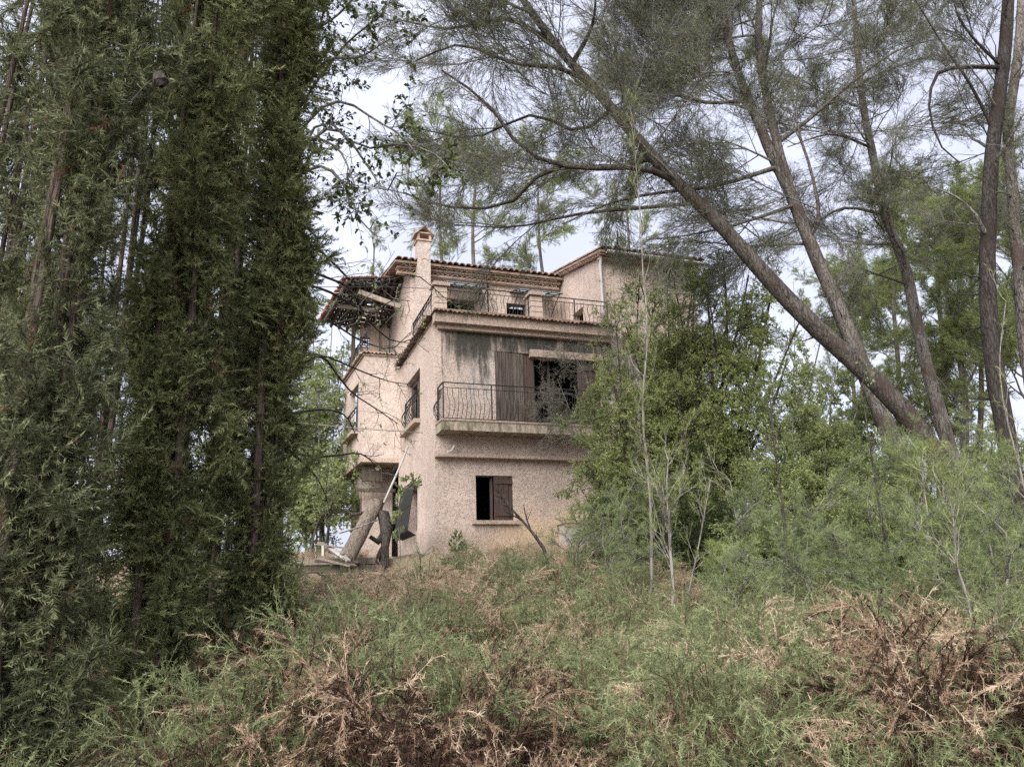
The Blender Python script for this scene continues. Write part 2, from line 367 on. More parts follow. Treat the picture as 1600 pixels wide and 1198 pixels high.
def thing(name, label, cat, loc=(0, 0, 0), rz=0.0, group=None):
    o = bpy.data.objects.new(name, None); COL.objects.link(o); o.location = loc; o.rotation_euler = (0, 0, rz)
    o.empty_display_size = 0.2
    return tag(o, label, cat, group)

# ---------------------------------------------------------------- ground
xs = np.concatenate([np.linspace(-600, -30, 24), np.linspace(-28, 28, 150), np.linspace(30, 600, 24)])
ys = np.concatenate([np.linspace(-60, -2, 12), np.linspace(-1, 30, 160), np.linspace(32, 900, 40)])
X, Y = np.meshgrid(xs, ys); Z = ground_z(X, Y) + 0.03 * rng.standard_normal(X.shape) * (np.abs(X) < 28)
g = Geo(); nx = len(xs); ii = (np.arange(len(ys) - 1)[:, None] * nx + np.arange(nx - 1)[None]).ravel()
g.add(np.stack([X, Y, Z], -1), f4=np.stack([ii, ii + 1, ii + nx + 1, ii + nx], -1))
tag(g.build('ground', M['ground'], smooth=True), kind='structure')

# ---------------------------------------------------------------- house
HA = math.radians(19.1)
HO = at(680, 865, 19.0)
house = thing('abandoned_house', 'abandoned pink roughcast house with balcony, roof terrace and tiled eaves', 'house', tuple(HO), HA)
HU = np.array([math.cos(HA), math.sin(HA), 0]); HV = np.array([-math.sin(HA), math.cos(HA), 0])
def H(u, v, z): return HO + HU * u + HV * v + np.array([0, 0, z])

def wall(name, o, ax, W_, z0, z1, holes, inward, th=0.28, mat=None, label=None):
    """upright wall panel from o along ax with real openings and reveals"""
    o = np.asarray(o, float); ax = np.asarray(ax, float); inn = np.asarray(inward, float) * th; g = Geo()
    S = sorted({0.0, W_, *[h[0] for h in holes], *[h[1] for h in holes]}); Tt = sorted({z0, z1, *[h[2] for h in holes], *[h[3] for h in holes]})
    P = lambda s_, t_, d=0: o + ax * s_ + np.array([0, 0, t_]) + inn * d
    def quad(a, b, c, d): g.add([a, b, c, d], f4=[(0, 1, 2, 3)])
    for a, b in zip(S, S[1:]):
        for c, d in zip(Tt, Tt[1:]):
            if any(h[0] - 1e-6 <= a and b <= h[1] + 1e-6 and h[2] - 1e-6 <= c and d <= h[3] + 1e-6 for h in holes): continue
            for k in (0, 1): quad(P(a, c, k), P(b, c, k), P(b, d, k), P(a, d, k))
    for h in list(holes) + [(0, W_, z0, z1)]:
        a, b, c, d = h
        quad(P(a, c), P(a, c, 1), P(a, d, 1), P(a, d)); quad(P(b, c), P(b, c, 1), P(b, d, 1), P(b, d))
        quad(P(a, c), P(b, c), P(b, c, 1), P(a, c, 1)); quad(P(a, d), P(b, d), P(b, d, 1), P(a, d, 1))
    return g.build(name, mat or M['stucco'], house)

WIN = (1.04, 2.02, 0.80, 1.92)
FR = (1.62, 4.62, 3.272, 5.23)
wall('wall', (0, 0, 0), (1, 0, 0), 5.05, -1.2, 5.70, [WIN, FR], (0, 1, 0))
wall('wall', (0, 0.28, 0), (0, 1, 0), 4.85 - 0.28, -1.2, 6.02, [(1.52, 3.47, 3.72, 5.2), (1.82, 3.3, 0.72, 2.0)], (1, 0, 0), 0.30)
# upper storey, set back behind the terrace
wall('wall', (0.05, 3.5, 0), (1, 0, 0), 5.0, 6.0, 8.95, [(1.14, 2.07, 7.12, 8.05), (3.13, 3.79, 7.1, 8.08)], (0, 1, 0))
wall('wall', (0.05, 3.78, 0), (0, 1, 0), 5.6, 6.0, 9.05, [], (1, 0, 0))
# wing to the side with its own roof
wall('wall', (5.05, 0.32, 0), (1, 0, 0), 3.1, -1.2, 8.55, [], (0, 1, 0))
g = Geo()  # wing side face under the raking roof, with a doorway onto the terrace
dz = lambda v: 8.46 + (v - 0.32) * 0.21
vs_ = [0.60, 1.74, 2.53, 6.0]
for a, b in zip(vs_, vs_[1:]):
    zb = 7.47 if a == 1.74 else 6.05
    g.add([(5.05, a, zb), (5.05, b, zb), (5.05, b, dz(b)), (5.05, a, dz(a))], f4=[(0, 1, 2, 3)])
    g.add([(5.30, a, zb), (5.30, b, zb), (5.30, b, dz(b)), (5.30, a, dz(a))], f4=[(0, 1, 2, 3)])
for v in (1.74, 2.53): g.add([(5.05, v, 6.05), (5.30, v, 6.05), (5.30, v, 7.47), (5.05, v, 7.47)], f4=[(0, 1, 2, 3)])
g.add([(5.05, 1.74, 7.47), (5.30, 1.74, 7.47), (5.30, 2.53, 7.47), (5.05, 2.53, 7.47)], f4=[(0, 1, 2, 3)])
g.build('wall', M['stucco'], house)
wall('wall', (8.15, 0.6, 0), (0, 1, 0), 6.4, -1.2, 8.6, [], (-1, 0, 0))
wall('wall', (0.3, 9.4, 0), (1, 0, 0), 7.8, -1.2, 9.2, [], (0, -1, 0))
# floors and ceilings that keep the rooms dark
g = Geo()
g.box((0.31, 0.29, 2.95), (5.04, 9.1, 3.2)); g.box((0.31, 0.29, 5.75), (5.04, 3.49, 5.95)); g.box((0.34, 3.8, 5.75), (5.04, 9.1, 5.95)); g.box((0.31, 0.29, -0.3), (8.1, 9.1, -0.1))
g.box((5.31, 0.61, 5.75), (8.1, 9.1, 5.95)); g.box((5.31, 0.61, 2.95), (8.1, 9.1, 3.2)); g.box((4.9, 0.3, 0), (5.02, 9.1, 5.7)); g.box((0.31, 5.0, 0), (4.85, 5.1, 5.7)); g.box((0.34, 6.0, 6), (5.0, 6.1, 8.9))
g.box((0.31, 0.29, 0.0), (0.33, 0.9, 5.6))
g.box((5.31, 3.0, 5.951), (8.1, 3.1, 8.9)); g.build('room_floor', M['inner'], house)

# roof terrace slab, its underside beam and its edge of canal tiles
g = Geo(); g.box((-0.06, -0.28, 5.83), (5.02, 0.0, 6.1)); g.box((0.0, 0.002, 5.95), (5.04, 3.49, 6.08))
g.box((0.06, -0.14, 5.70), (5.0, -0.002, 5.828))
g.build('terrace_slab', M['slab'], house)
def tile_row(g, p, d, outd, n, w_, L, drop, th=0.015, jit=0.012, half=True, seg=5):
    """canal tile ends side by side: arches whose axis runs along outd"""
    p = np.asarray(p, float); d = np.asarray(d, float); outd = np.asarray(outd, float)
    for i in range(n):
        c = p + d * (i + 0.5) * w_ + np.array([0, 0, rng.normal(0, jit * 0.5)])
        e0 = c; e1 = c + outd * (L + rng.normal(0, jit)) + np.array([0, 0, -drop])
        V = []
        for e in (e0, e1):
            for k in range(seg + 1):
                a = math.pi * k / seg
                for r_ in (w_ * 0.56, w_ * 0.56 - th * 1.6):
                    V.append(e + d * (-math.cos(a) * r_) + np.array([0, 0, math.sin(a) * r_ * 0.8]))
        m = (seg + 1) * 2; f = []
        for k in range(seg):
            a = 2 * k
            f += [(a, a + 2, m + a + 2, m + a), (a + 1, m + a + 1, m + a + 3, a + 3), (m + a, m + a + 2, m + a + 3, m + a + 1)]
        g.add(V, f4=f, tint=rng.random())
g = Geo()
tile_row(g, (-0.1, 0.1, 6.13), (1, 0, 0), (0, -1, 0), 42, 0.122, 0.50, 0.05)
tile_row(g, (0.1, 4.8, 6.13), (0, -1, 0), (-1, 0, 0), 39, 0.122, 0.30, 0.05)
g.box((0.05, -0.18, 6.17), (5.0, 0.2, 6.24)); g.box((-0.05, 0.2, 6.17), (0.3, 3.3, 6.24))
tag(g.build('terrace_edge_tiles', M['tile'], house), kind='stuff')

# main roof: canal tile columns, two courses of tile genoise under the eave
def roof(u0, u1, v0, z0, v1, z1, w_=0.2, mat='tile', name='roof', over=0.0):
    g = Geo(); n = int((u1 - u0) / w_)
    sl = (z1 - z0) / (v1 - v0)
    g.add([(u0, v0 + .06, z0 - .02), (u1, v0 + .06, z0 - .02), (u1, v1, z1 - .02), (u0, v1, z1 - .02), (u0, v0 + .06, z0 - .09), (u1, v0 + .06, z0 - .09), (u1, v1, z1 - .09), (u0, v1, z1 - .09)],
          f4=[(0, 1, 2, 3), (4, 7, 6, 5), (0, 4, 5, 1), (1, 5, 6, 2), (2, 6, 7, 3), (3, 7, 4, 0)])
    for i in range(n):
        c = u0 + (i + 0.5) * w_
        nseg = 12
        for k in range(nseg):
            a = k / nseg; b_ = (k + 1.12) / nseg
            tile_row(g, (c - w_ / 2 + rng.normal(0, .006), v0 + (v1 - v0) * b_, z0 + (z1 - z0) * b_), (1, 0, 0), (0, -1, 0), 1, w_, (v1 - v0) * (b_ - a), (z1 - z0) * (b_ - a) - 0.012, seg=4)
    return tag(g.build(name, M[mat], house), kind='stuff')
roof(-0.5, 5.0, 3.0, 8.98, 9.5, 10.2, name='roof')
roof(4.86, 8.35, -0.12, 8.56, 6.6, 9.95, name='roof')
g = Geo()
tile_row(g, (-0.45, 3.5, 8.84), (1, 0, 0), (0, -1, 0), 33, 0.16, 0.36, 0.0); tile_row(g, (-0.40, 3.5, 8.72), (1, 0, 0), (0, -1, 0), 33, 0.16, 0.20, 0.0)
g.box((-0.42, 3.22, 8.80), (4.98, 3.499, 8.845)); g.box((-0.40, 3.34, 8.66), (4.98, 3.498, 8.725))
tag(g.build('genoise_tiles', M['tile_pale'], house), kind='stuff')
g = Geo(); tile_row(g, (5.0, 0.32, 8.42), (1, 0, 0), (0, -1, 0), 20, 0.16, 0.26, 0.0); g.box((4.95, 0.14, 8.37), (8.3, 0.318, 8.42))
for k in range(36):
    v = 0.0 + k * 0.17; tile_row(g, (5.06, v + .17, dz(v) + 0.03), (0, -1, 0), (-1, 0, 0), 1, 0.17, 0.17, 0.0)
tag(g.build('genoise_tiles', M['tile_pale'], house), kind='stuff')
g = Geo(); gp = [(5.0, -0.2, 8.44), (6.6, -0.2, 8.43), (8.4, -0.2, 8.41)]; g.tubes(gp, 0.055, 8)
g.build('gutter', M['pvc'], house, True)
g = Geo(); g.tubes([(5.0, 0.16, 8.42), (5.0, 0.25, 8.2), (5.0, 0.25, 6.4)], 0.045, 8); g.build('downpipe', M['pvc'], house, True)

# chimney with a little pitched cap of two tiles on posts
g = Geo(); g.box((0.17, 3.0, 6.05), (0.58, 3.42, 9.66)); ch = g.build('chimney', M['stucco_plain'], house)
g = Geo(); g.box((0.13, 2.96, 9.66), (0.62, 3.46, 9.71))
for a in (0.16, 0.53):
    for b_ in (2.99, 3.37): g.box((a, b_, 9.71), (a + .07, b_ + .07, 9.90))
g.box((0.12, 2.95, 9.90), (0.63, 3.47, 9.93))
for sgn in (-1, 1):
    g.add([(0.375, 2.9, 10.16), (0.375, 3.52, 10.16), (0.375 + sgn * .32, 3.52, 9.88), (0.375 + sgn * .32, 2.9, 9.88),
           (0.375, 2.9, 10.11), (0.375, 3.52, 10.11), (0.375 + sgn * .31, 3.52, 9.83), (0.375 + sgn * .31, 2.9, 9.83)], f4=[(0, 1, 2, 3), (4, 7, 6, 5), (0, 3, 7, 4), (2, 1, 5, 6), (3, 2, 6, 7)])
g.build('chimney_cap', M['tile_pale'], ch)

# terrace pillars of pale stone blocks
def pillar(u, v):
    p = bpy.data.objects.new('terrace_pillar', None); COL.objects.link(p); p.parent = house; p.location = (u, v, 6.24)
    for k in range(4):
        g = Geo(); a = 0.165; g.box((-a, -a, 0), (a, a, 0.134)); g.build('block', M['block'], p, loc=(rng.normal(0, .006), 0, k * 0.154))
    g = Geo(); g.box((-.15, -.15, 0), (.15, .15, .62)); g.build('mortar', M['ground'], p)
    g = Geo(); g.box((-0.23, -0.23, 0.62), (0.23, 0.23, 0.68)); g.box((-0.19, -0.19, 0.682), (0.19, 0.19, 0.74)); g.build('cap', M['slab'], p)
pillar(0.13, 0.0); pillar(2.8, 0.0)

# wrought iron: one baluster mesh, shared
def bal_mesh(h, bulge, name):
    n = 12; P = []
    for k in range(n + 1):
        s_ = k / n
        P.append((0, -bulge * math.sin(math.pi * min(1, max(0, (0.72 - s_) / 0.72))) ** 1.0 + 0.02 * math.sin(s_ * 2 * math.pi), s_ * h))
    g = Geo(); g.tubes(P, 0.0075, 4); return g.mesh(name, M['iron'])
def wavy_mesh(h, name):
    n = 12; P = [(0.025 * math.sin(k / n * 2 * math.pi * 1.2), -0.05 * math.sin(math.pi * min(1, (1 - k / n) / .8)), k / n * h) for k in range(n + 1)]
    g = Geo(); g.tubes(P, 0.0075, 4); return g.mesh(name, M['iron'])
def railing(p, q, h, me, sp, posts, gap=0.0):
    """p, q in house coordinates at floor level"""
    p = np.asarray(p, float); q = np.asarray(q, float); L = np.linalg.norm(q - p); d = (q - p) / L
    r_ = bpy.data.objects.new('railing', None); COL.objects.link(r_); r_.parent = house; r_.location = p; r_.rotation_euler = (0, 0, math.atan2(d[1], d[0]))
    g = Geo(); g.beam((0, 0, h), (L, 0, h), 0.035, 0.02); g.beam((0, 0, h - 0.13), (L, 0, h - 0.13), 0.02, 0.014); g.beam((0, 0, 0.03), (L, 0, 0.03), 0.025, 0.014)
    g.build('handrail', M['iron'], r_)
    for s_ in posts:
        g = Geo(); g.beam((0, 0, 0), (0, 0, h), 0.028, 0.028, up=(0, 1, 0)); g.build('post', M['iron'], r_, loc=(s_ * L, 0, 0))
    n = int(L / sp)
    for k in range(1, n):
        b_ = link('baluster', me, r_, (k * L / n, 0, 0.03)); b_.rotation_euler = (rng.normal(0, .03), rng.normal(0, .025), rng.normal(0, .2))
bm = bal_mesh(0.76, 0.17, 'belly_baluster'); wm = wavy_mesh(0.56, 'wavy_baluster')
railing((0.31, 0.0, 6.24), (2.62, 0.0, 6.24), 0.72, wm, 0.115, (0.0, 0.5, 1.0))
railing((2.98, 0.0, 6.24), (5.0, 0.0, 6.24), 0.70, wm, 0.115, (0.0, 0.5, 1.0))
railing((0.02, 2.85, 6.24), (0.02, 0.2, 6.24), 0.62, wm, 0.115, (0.0, 0.5))
# balcony
g = Geo(); g.box((0.02, -0.66, 2.91), (4.6, -0.002, 3.14)); g.build('balcony_slab', M['moss_edge'], house)
g = Geo(); g.box((0.0, -0.68, 3.142), (4.62, -0.003, 3.19)); g.build('balcony_coping', M['slab'], house)
railing((0.07, -0.60, 3.19), (1.32, -0.60, 3.19), 0.93, bm, 0.112, (0.0, 1.0))
railing((1.32, -0.60, 3.19), (4.4, -0.60, 3.19), 0.93, bm, 0.112, (0.5, 1.0))
railing((0.07, -0.02, 3.19), (0.07, -0.60, 3.19), 0.93, bm, 0.09, (0.0,))
# ledge with a stump of broken pipe lying on it
g = Geo(); g.box((-0.02, -0.24, 2.33), (4.9, -0.002, 2.41)); g.build('ledge', M['slab'], house)
g = Geo(); g.tubes([(0.28, -0.12, 2.45), (0.40, -0.15, 2.50), (0.47, -0.15, 2.62)], [0.035, 0.035, 0.045], 7, cap=True); g.build('pipe_stump', M['cream_metal'], house)
# ground window: one shutter still closed
g = Geo(); g.box((0.92, -0.12, 0.70), (2.14, 0.02, 0.795)); g.build('window_sill', M['slab'], house)
def shutter(u0, u1, v, z0, z1, n, mat, th=0.035, battens=(0.14, 0.86), rot=0.0, uneven=0.0):
    s_ = bpy.data.objects.new('shutter', None); COL.objects.link(s_); s_.parent = house; s_.location = (u0, v, z0); s_.rotation_euler = (0, 0, rot)
    w_ = (u1 - u0) / n
    for k in range(n):
        g = Geo(); d = rng.normal(0, 0.006) ; a, b_ = rng.random(2) * uneven
        g.box((k * w_ + .004, -th + d, a), ((k + 1) * w_ - .004, d, z1 - z0 - b_)); g.build('plank', M[mat], s_)
    for t_ in battens:
        g = Geo(); h = (z1 - z0) * t_; g.box((0.02, -th - .03, h - .045), (u1 - u0 - .02, -th - .008, h + .045)); g.build('batten', M[mat], s_)
    return s_
shutter(1.52, 2.03, 0.06, 0.80, 1.92, 4, 'shutter_red')
g = Geo()
g.box((1.045, 0.18, 0.80), (1.10, 0.24, 1.92)); g.box((1.46, 0.14, 0.80), (1.52, 0.2, 1.92)); g.build('window_frame', M['dark_wood'], house)
# French window of the first floor
shutter(1.60, 2.42, 0.05, 3.25, 5.32, 8, 'shutter', uneven=0.05, battens=())
shutter(2.42, 2.72, 0.09, 3.25, 5.24, 3, 'shutter_red', battens=())
shutter(3.98, 4.64, 0.05, 3.25, 5.10, 6, 'shutter_red', battens=(0.1, 0.9))
shutter(3.2, 3.98, 0.12, 3.25, 3.62, 1, 'shutter_red', battens=())
g = Geo(); g.box((2.60, -0.1, 5.13), (4.98, 0.2, 5.33)); g.build('roller_shutter_box', M['slab'], house)
g = Geo(); g.box((3.18, 0.2, 3.28), (3.24, 0.26, 5.2)); g.box((2.74, 0.2, 3.28), (2.8, 0.26, 5.2)); g.box((2.74, 0.2, 4.2), (3.9, 0.26, 4.26)); g.build('window_frame', M['dark_wood'], house)
# window of the side face with its own belly guard
g = Geo(); g.box((-0.18, 1.70, 3.60), (0.05, 3.85, 3.718)); g.build('window_sill', M['slab'], house)
g = Geo(); g.box((0.16, 1.80, 3.72), (0.26, 1.98, 5.2)); g.box((0.16, 3.55, 3.72), (0.26, 3.75, 5.2)); g.box((0.16, 2.7, 3.72), (0.22, 2.9, 5.2)); g.box((0.16, 1.98, 5.05), (0.26, 3.55, 5.2)); g.build('window_frame', M['shutter'], house)
railing((-0.03, 3.74, 3.76), (-0.03, 1.82, 3.76), 0.82, bm, 0.11, (0.0, 1.0))
# basement window of the side face behind a bellied grille
gr = bpy.data.objects.new('window_grille', None); COL.objects.link(gr); gr.parent = house; gr.location = (0, 0, 0.6)
def grille_pt(z): return -0.06 - 0.24 * (1 - z / 1.5) ** 0.7 if z > 0.12 else -0.06 - 0.24 * (z / 0.12)
gb = Geo(); gb.tubes([(grille_pt(z), 0, z) for z in np.linspace(0, 1.5, 12)], 0.016, 5); gbm = gb.mesh('grille_bar', M['iron'])
for k in range(19): link('bar', gbm, gr, (0, 2.0 + k * 0.1, 0))
for z in (0.12, 0.8, 1.4):
    g = Geo(); x = grille_pt(z) - .01; g.beam((x, 1.98, z), (x, 3.9, z), 0.02, 0.03); g.build('crossbar', M['iron'], gr)

# canted bay on the side face
def zat(x, y, z):
    d = F * FPX + R * (x - 800) + U * (599 - y); P = CAM + d * ((HO[2] + z - CAM[2]) / d[2]) - HO
    return float(P @ HU), float(P @ HV)
bu, bv = zat(539, 598, 6.42); bl = np.hypot(bu + 1.12, bv - 4.85); bax = np.array([(bu + 1.12) / bl, (bv - 4.85) / bl, 0])
bin_ = np.array([bax[1], -bax[0], 0])
wall('wall', (-1.12, 4.85, 0), (1, 0, 0), 1.12, 3.15, 6.4, [], (0, 1, 0), 0.2, M['stucco_plain'])
wall('wall', np.array([-1.12, 4.85, 0]) + bax * 0.003, bax, bl, 3.15, 6.4, [(bl * 0.25, bl * 0.72, 4.15, 5.75)], bin_, 0.2)
g = Geo(); pts = [(-1.16, 4.81), (0.0, 4.81), (0.0, 8.8), (bu - .05, bv + .1)]
for z0_, z1_ in ((3.02, 3.148), (6.402, 6.47)):
    g = Geo(); V = [(*p, z0_) for p in pts] + [(*p, z1_) for p in pts]; g.add(V, f4=[(3, 2, 1, 0), (4, 5, 6, 7), (0, 1, 5, 4), (1, 2, 6, 5), (2, 3, 7, 6), (3, 0, 4, 7)])
    g.build('bay_slab', M['slab'], house)
g = Geo(); tile_row(g, (-1.2, 4.98, 6.50), (1, 0, 0), (0, -1, 0), 10, 0.122, 0.26, 0.04)
tile_row(g, np.array([-1.12, 4.85, 6.50]) + bin_ * 0.12, bax, -bin_, int(bl / 0.122), 0.122, 0.26, 0.04)
tag(g.build('bay_edge_tiles', M['tile_pale'], house), kind='stuff')
B0 = np.array([-1.12, 4.85, 0])
g = Geo()
pa = B0 + bax * bl * 0.22 - bin_ * 0.08; pb = B0 + bax * bl * 0.75 - bin_ * 0.08
g.beam(pa + [0, 0, 4.1], pb + [0, 0, 4.1], 0.26, 0.10); g.build('window_sill', M['slab'], house)
pa = B0 + bax * bl * 0.27 + bin_ * 0.1; pb = B0 + bax * bl * 0.42 + bin_ * 0.1
g = Geo(); g.beam((pa + pb) / 2 + [0, 0, 4.15], (pa + pb) / 2 + [0, 0, 5.75], 0.05, np.linalg.norm(pb - pa), up=bax); g.build('shutter', M['shutter'], house)
railing(B0 + bax * bl * 0.74 - bin_ * 0.05 + [0, 0, 4.17], B0 + bax * bl * 0.24 - bin_ * 0.05 + [0, 0, 4.17], 0.75, bm, 0.11, (0.0, 1.0))
# set-back walls below and above the bay
wall('wall', (-0.95, 5.9, 0), (1, 0, 0), 0.95, -0.6, 3.0, [], (0, 1, 0), 0.2, M['stucco_plain'])
wall('wall', (-0.95, 5.92, 0), (0, 1, 0), 2.6, -0.6, 3.0, [], (1, 0, 0), 0.2, M['stucco_plain'])
g = Geo(); g.box((-1.05, 5.2, 2.5), (-0.45, 5.35, 2.95)); g.box((-1.2, 5.4, 2.2), (0, 5.5, 2.3)); g.build('beam', M['dark_wood'], house)
wall('wall', (-0.98, 7.0, 0), (1, 0, 0), 1.0, 6.45, 8.9, [(0.0, 0.34, 7.35, 7.75)], (0, 1, 0), 0.2, M['stucco_plain'])
g = Geo(); g.box((-0.66, 6.86, 6.47), (-0.36, 6.998, 8.7)); g.build('pilaster', M['slab'], house)
g = Geo()
for k in range(5): g.box((-0.98, 7.02, 7.37 + k * .08), (-0.64, 7.08, 7.40 + k * .08))
g.build('vent_slats', M['dark_wood'], house)
railing(B0 + bax * bl * 0.95 + bin_ * 0.12 + [0, 0, 6.48], B0 + bax * bl * 0.05 + bin_ * 0.12 + [0, 0, 6.48], 0.8, bm, 0.11, (0.0, 0.5, 1.0))
# broken porch roof: rafters, boards, tiles, a hanging beam
A_, D_, B_, C_ = np.array([-0.02, 4.7, 9.08]), np.array([-1.72, 4.7, 8.88]), np.array([-2.25, 6.9, 8.2]), np.array([-0.02, 7.6, 8.1])
pr = bpy.data.objects.new('porch_roof', None); COL.objects.link(pr); pr.parent = house
def bil(a, b_): return (A_ * (1 - a) + D_ * a) * (1 - b_) + (C_ * (1 - a) + B_ * a) * b_
gn = Geo()
for k in range(9):
    g = Geo(); a = k / 8; g.beam(bil(a, -0.04) - [0, 0, .1], bil(a, 1.03) - [0, 0, .1], 0.07, 0.12); g.build('rafter', M['dark_wood'], pr)
for k in range(12):
    g = Geo(); b_ = k / 11 * 0.98; g.beam(bil(-0.02, b_) - [0, 0, .02], bil(1.02, b_) - [0, 0, .02], 0.25, 0.025); g.build('board', M['dark_wood'], pr)
nn_ = 22; tw = np.linalg.norm(A_ - D_) / nn_
for i in range(nn_):
    a = (i + .5) / nn_
    if rng.random() < 0.1: continue
    for k in range(6):
        p0 = bil(a, (k + 1.05) / 6); p1 = bil(a, k / 6 - (0.02 if k == 0 else 0)); dd = (D_ - A_) / np.linalg.norm(D_ - A_)
        o_d = p1 - p0; tile_row(gn, p0 - dd * tw / 2 + [0, 0, .02], dd, o_d / np.linalg.norm(o_d[:2]) * [1, 1, 0], 1, tw, np.linalg.norm(o_d[:2]), -o_d[2], seg=4)
for k in range(26):   # side edge, tiles seen from their ends
    p = bil(1.0, k / 25.0); tile_row(gn, p + [0, 0, .02], (B_ - D_) / np.linalg.norm(B_ - D_) * [1, 1, 0], (-1, 0, 0), 1, 0.10, 0.16, 0.02)
tag(gn.build('porch_tiles', M['tile_red'], pr), kind='stuff')
g = Geo(); g.beam(bil(0.75, 0.1) - [0, 0, .3], (-0.05, 4.5, 8.0), 0.11, 0.15); g.build('hanging_beam', M['grey_wood'], pr)
g = Geo(); g.beam(bil(0.95, 0.5) - [0, 0, .2], bil(0.4, 0.2) - [0, 0, .75], 0.1, 0.14); g.build('hanging_beam', M['dark_wood'], pr)
g = Geo(); g.box((-1.3, 6.75, 6.5), (-1.18, 6.87, 8.5)); g.build('porch_post', M['dark_wood'], pr)

# upper windows: belly bars and a pale pane with a reflection put into its colour; two wired glass awnings
for (a, b_, z0_, z1_) in ((1.19, 2.12, 7.12, 8.05), (3.18, 3.84, 7.1, 8.08)):
    g = Geo(); g.box((a, 3.60, z0_), (a + .05, 3.66, z1_)); g.box((b_ - .05, 3.60, z0_), (b_, 3.66, z1_)); g.box((a + .05, 3.60, z1_ - .06), (b_ - .05, 3.66, z1_)); wf = g.build('window_frame', M['dark_wood'], house)
    for k in range(1, 7):
        s_ = link('bar', wm, wf, (a + (b_ - a) * k / 7, 3.52, z0_ + 0.15))
g = Geo(); g.box((3.45, 3.62, 7.12), (3.72, 3.64, 7.6)); g.build('pane', M['glass'], house)  # pale glass colour stands in for a bluish white reflection in the window
def awning(u0, u1):
    a = bpy.data.objects.new('awning', None); COL.objects.link(a); a.parent = house; a.location = (u0, 3.48, 8.46)
    L = u1 - u0; n = 4
    for k in range(n):
        for j in range(2):
            g = Geo(); x0, x1 = k * L / n + .01, (k + 1) * L / n - .01; y0, y1 = -j * 0.45 - .01, -(j + 1) * 0.45 + .01
            f = lambda y: y * 0.28
            g.add([(x0, y0, f(y0)), (x1, y0, f(y0)), (x1, y1, f(y1)), (x0, y1, f(y1)), (x0, y0, f(y0) + .01), (x1, y0, f(y0) + .01), (x1, y1, f(y1) + .01), (x0, y1, f(y1) + .01)], f4=[(0, 1, 2, 3), (4, 5, 6, 7), (0, 1, 5, 4), (1, 2, 6, 5), (2, 3, 7, 6), (3, 0, 4, 7)])
            g.build('pane', M['glass'], a)
    g = Geo()
    for k in range(n + 1): g.beam((k * L / n, 0, -.015), (k * L / n, -0.92, -.27), 0.02, 0.03)
    for j in range(3): g.beam((0, -j * .45, -j * .126 - .02), (L, -j * .45, -j * .126 - .02), 0.02, 0.03)
    for x in (0.05, L - .05): g.tubes([(x, -0.85, -.25), (x, -0.45, -.42), (x, -0.02, -.75)], 0.014, 4)
    g.build('frame', M['iron'], a)
awning(0.95, 2.35); awning(3.3, 4.75)

# ---------------------------------------------------------------- things around the house foot
g = Geo(); g.box((-0.05, -0.07, -0.9), (5.1, -0.003, -0.01)); g.box((-0.07, 0.0, -0.9), (-0.003, 4.8, -0.01)); g.build('foundation', M['stone'], house)
def hthing(name, label, cat, u, v, z, group=None): return thing(name, label, cat, tuple(H(u, v, z)), HA, group)
cb = hthing('metal_cabinet', 'small pale metal cabinet with a rusty lid against the pink wall', 'cabinet', 3.2, -0.55, -0.1)
g = Geo(); g.box((0, 0, 0), (0.56, 0.5, 0.78)); g.box((-.012, -.012, 0), (0.03, 0.02, 0.78)); g.box((.53, -.012, 0), (0.572, 0.02, 0.78)); g.build('body', M['cream_metal'], cb)
g = Geo(); g.box((-0.05, -0.06, 0.78), (0.75, 0.52, 0.83)); g.box((-0.04, -0.03, 0.70), (0.6, -0.013, 0.78)); g.build('lid', M['rust'], cb)

rw = hthing('retaining_wall', 'low rubble stone wall edging the bank below the house corner', 'wall', -2.3, -0.55, -0.75)
g = Geo(); g.box((0, 0.1, -0.3), (3.1, 0.5, 0.62)); g.build('wall_core', M['ground'], rw)
def rock(sx, sy, sz):
    g = Geo(); th = np.linspace(0, 2 * np.pi, 8, endpoint=False)
    rings = []
    for zz, rr in ((-0.5, 0.7), (-0.15, 1.0), (0.25, 0.95), (0.5, 0.6)):
        k = rr * (1 + 0.16 * rng.standard_normal(8)); rings.append(np.stack([np.cos(th) * k * sx / 2, np.sin(th) * k * sy / 2, np.full(8, zz * sz) + rng.normal(0, .06 * sz, 8)], -1))
    V = np.concatenate(rings); f4 = [(r * 8 + a, r * 8 + (a + 1) % 8, (r + 1) * 8 + (a + 1) % 8, (r + 1) * 8 + a) for r in range(3) for a in range(8)]
    f3 = [(24, 24 + a, 25 + a) for a in range(1, 7)]
    g.add(V, f4=f4, f3=f3); return g
rocks = [rock(.24, .25, .15).mesh('rubble_stone', M['stone']) for _ in range(6)]
for r_ in range(4):
    x = 0.05 + 0.1 * (r_ % 2)
    while x < 3.1:
        s_ = rng.uniform(0.7, 1.3); o = link('stone', rocks[rng.integers(6)], rw, (x + 0.11 * s_, 0.08 + rng.normal(0, .04), 0.02 + r_ * 0.155 + rng.normal(0, .02)))
        o.scale = (s_, 1, rng.uniform(.85, 1.2)); o.rotation_euler = (0, 0, rng.uniform(-.3, .3)); x += 0.235 * s_
st = hthing('timber_steps', 'rotting timber edged steps up the bank to the porch', 'steps', -3.5, -1.9, -0.70)
for k in range(4):
    g = Geo(); g.beam((0.05 * k, k * 0.42, k * 0.17), (1.9 + .1 * k, k * 0.42 + .05, k * 0.17 + .02), 0.14, 0.13); g.build('sleeper', M['grey_wood' if k % 2 else 'dark_wood'], st)
    g = Geo(); g.box((0.05 * k, k * 0.42 + .06, k * .17 - .2), (1.9, k * 0.42 + .36, k * .17 + .04)); g.build('tread', M['ground'], st)

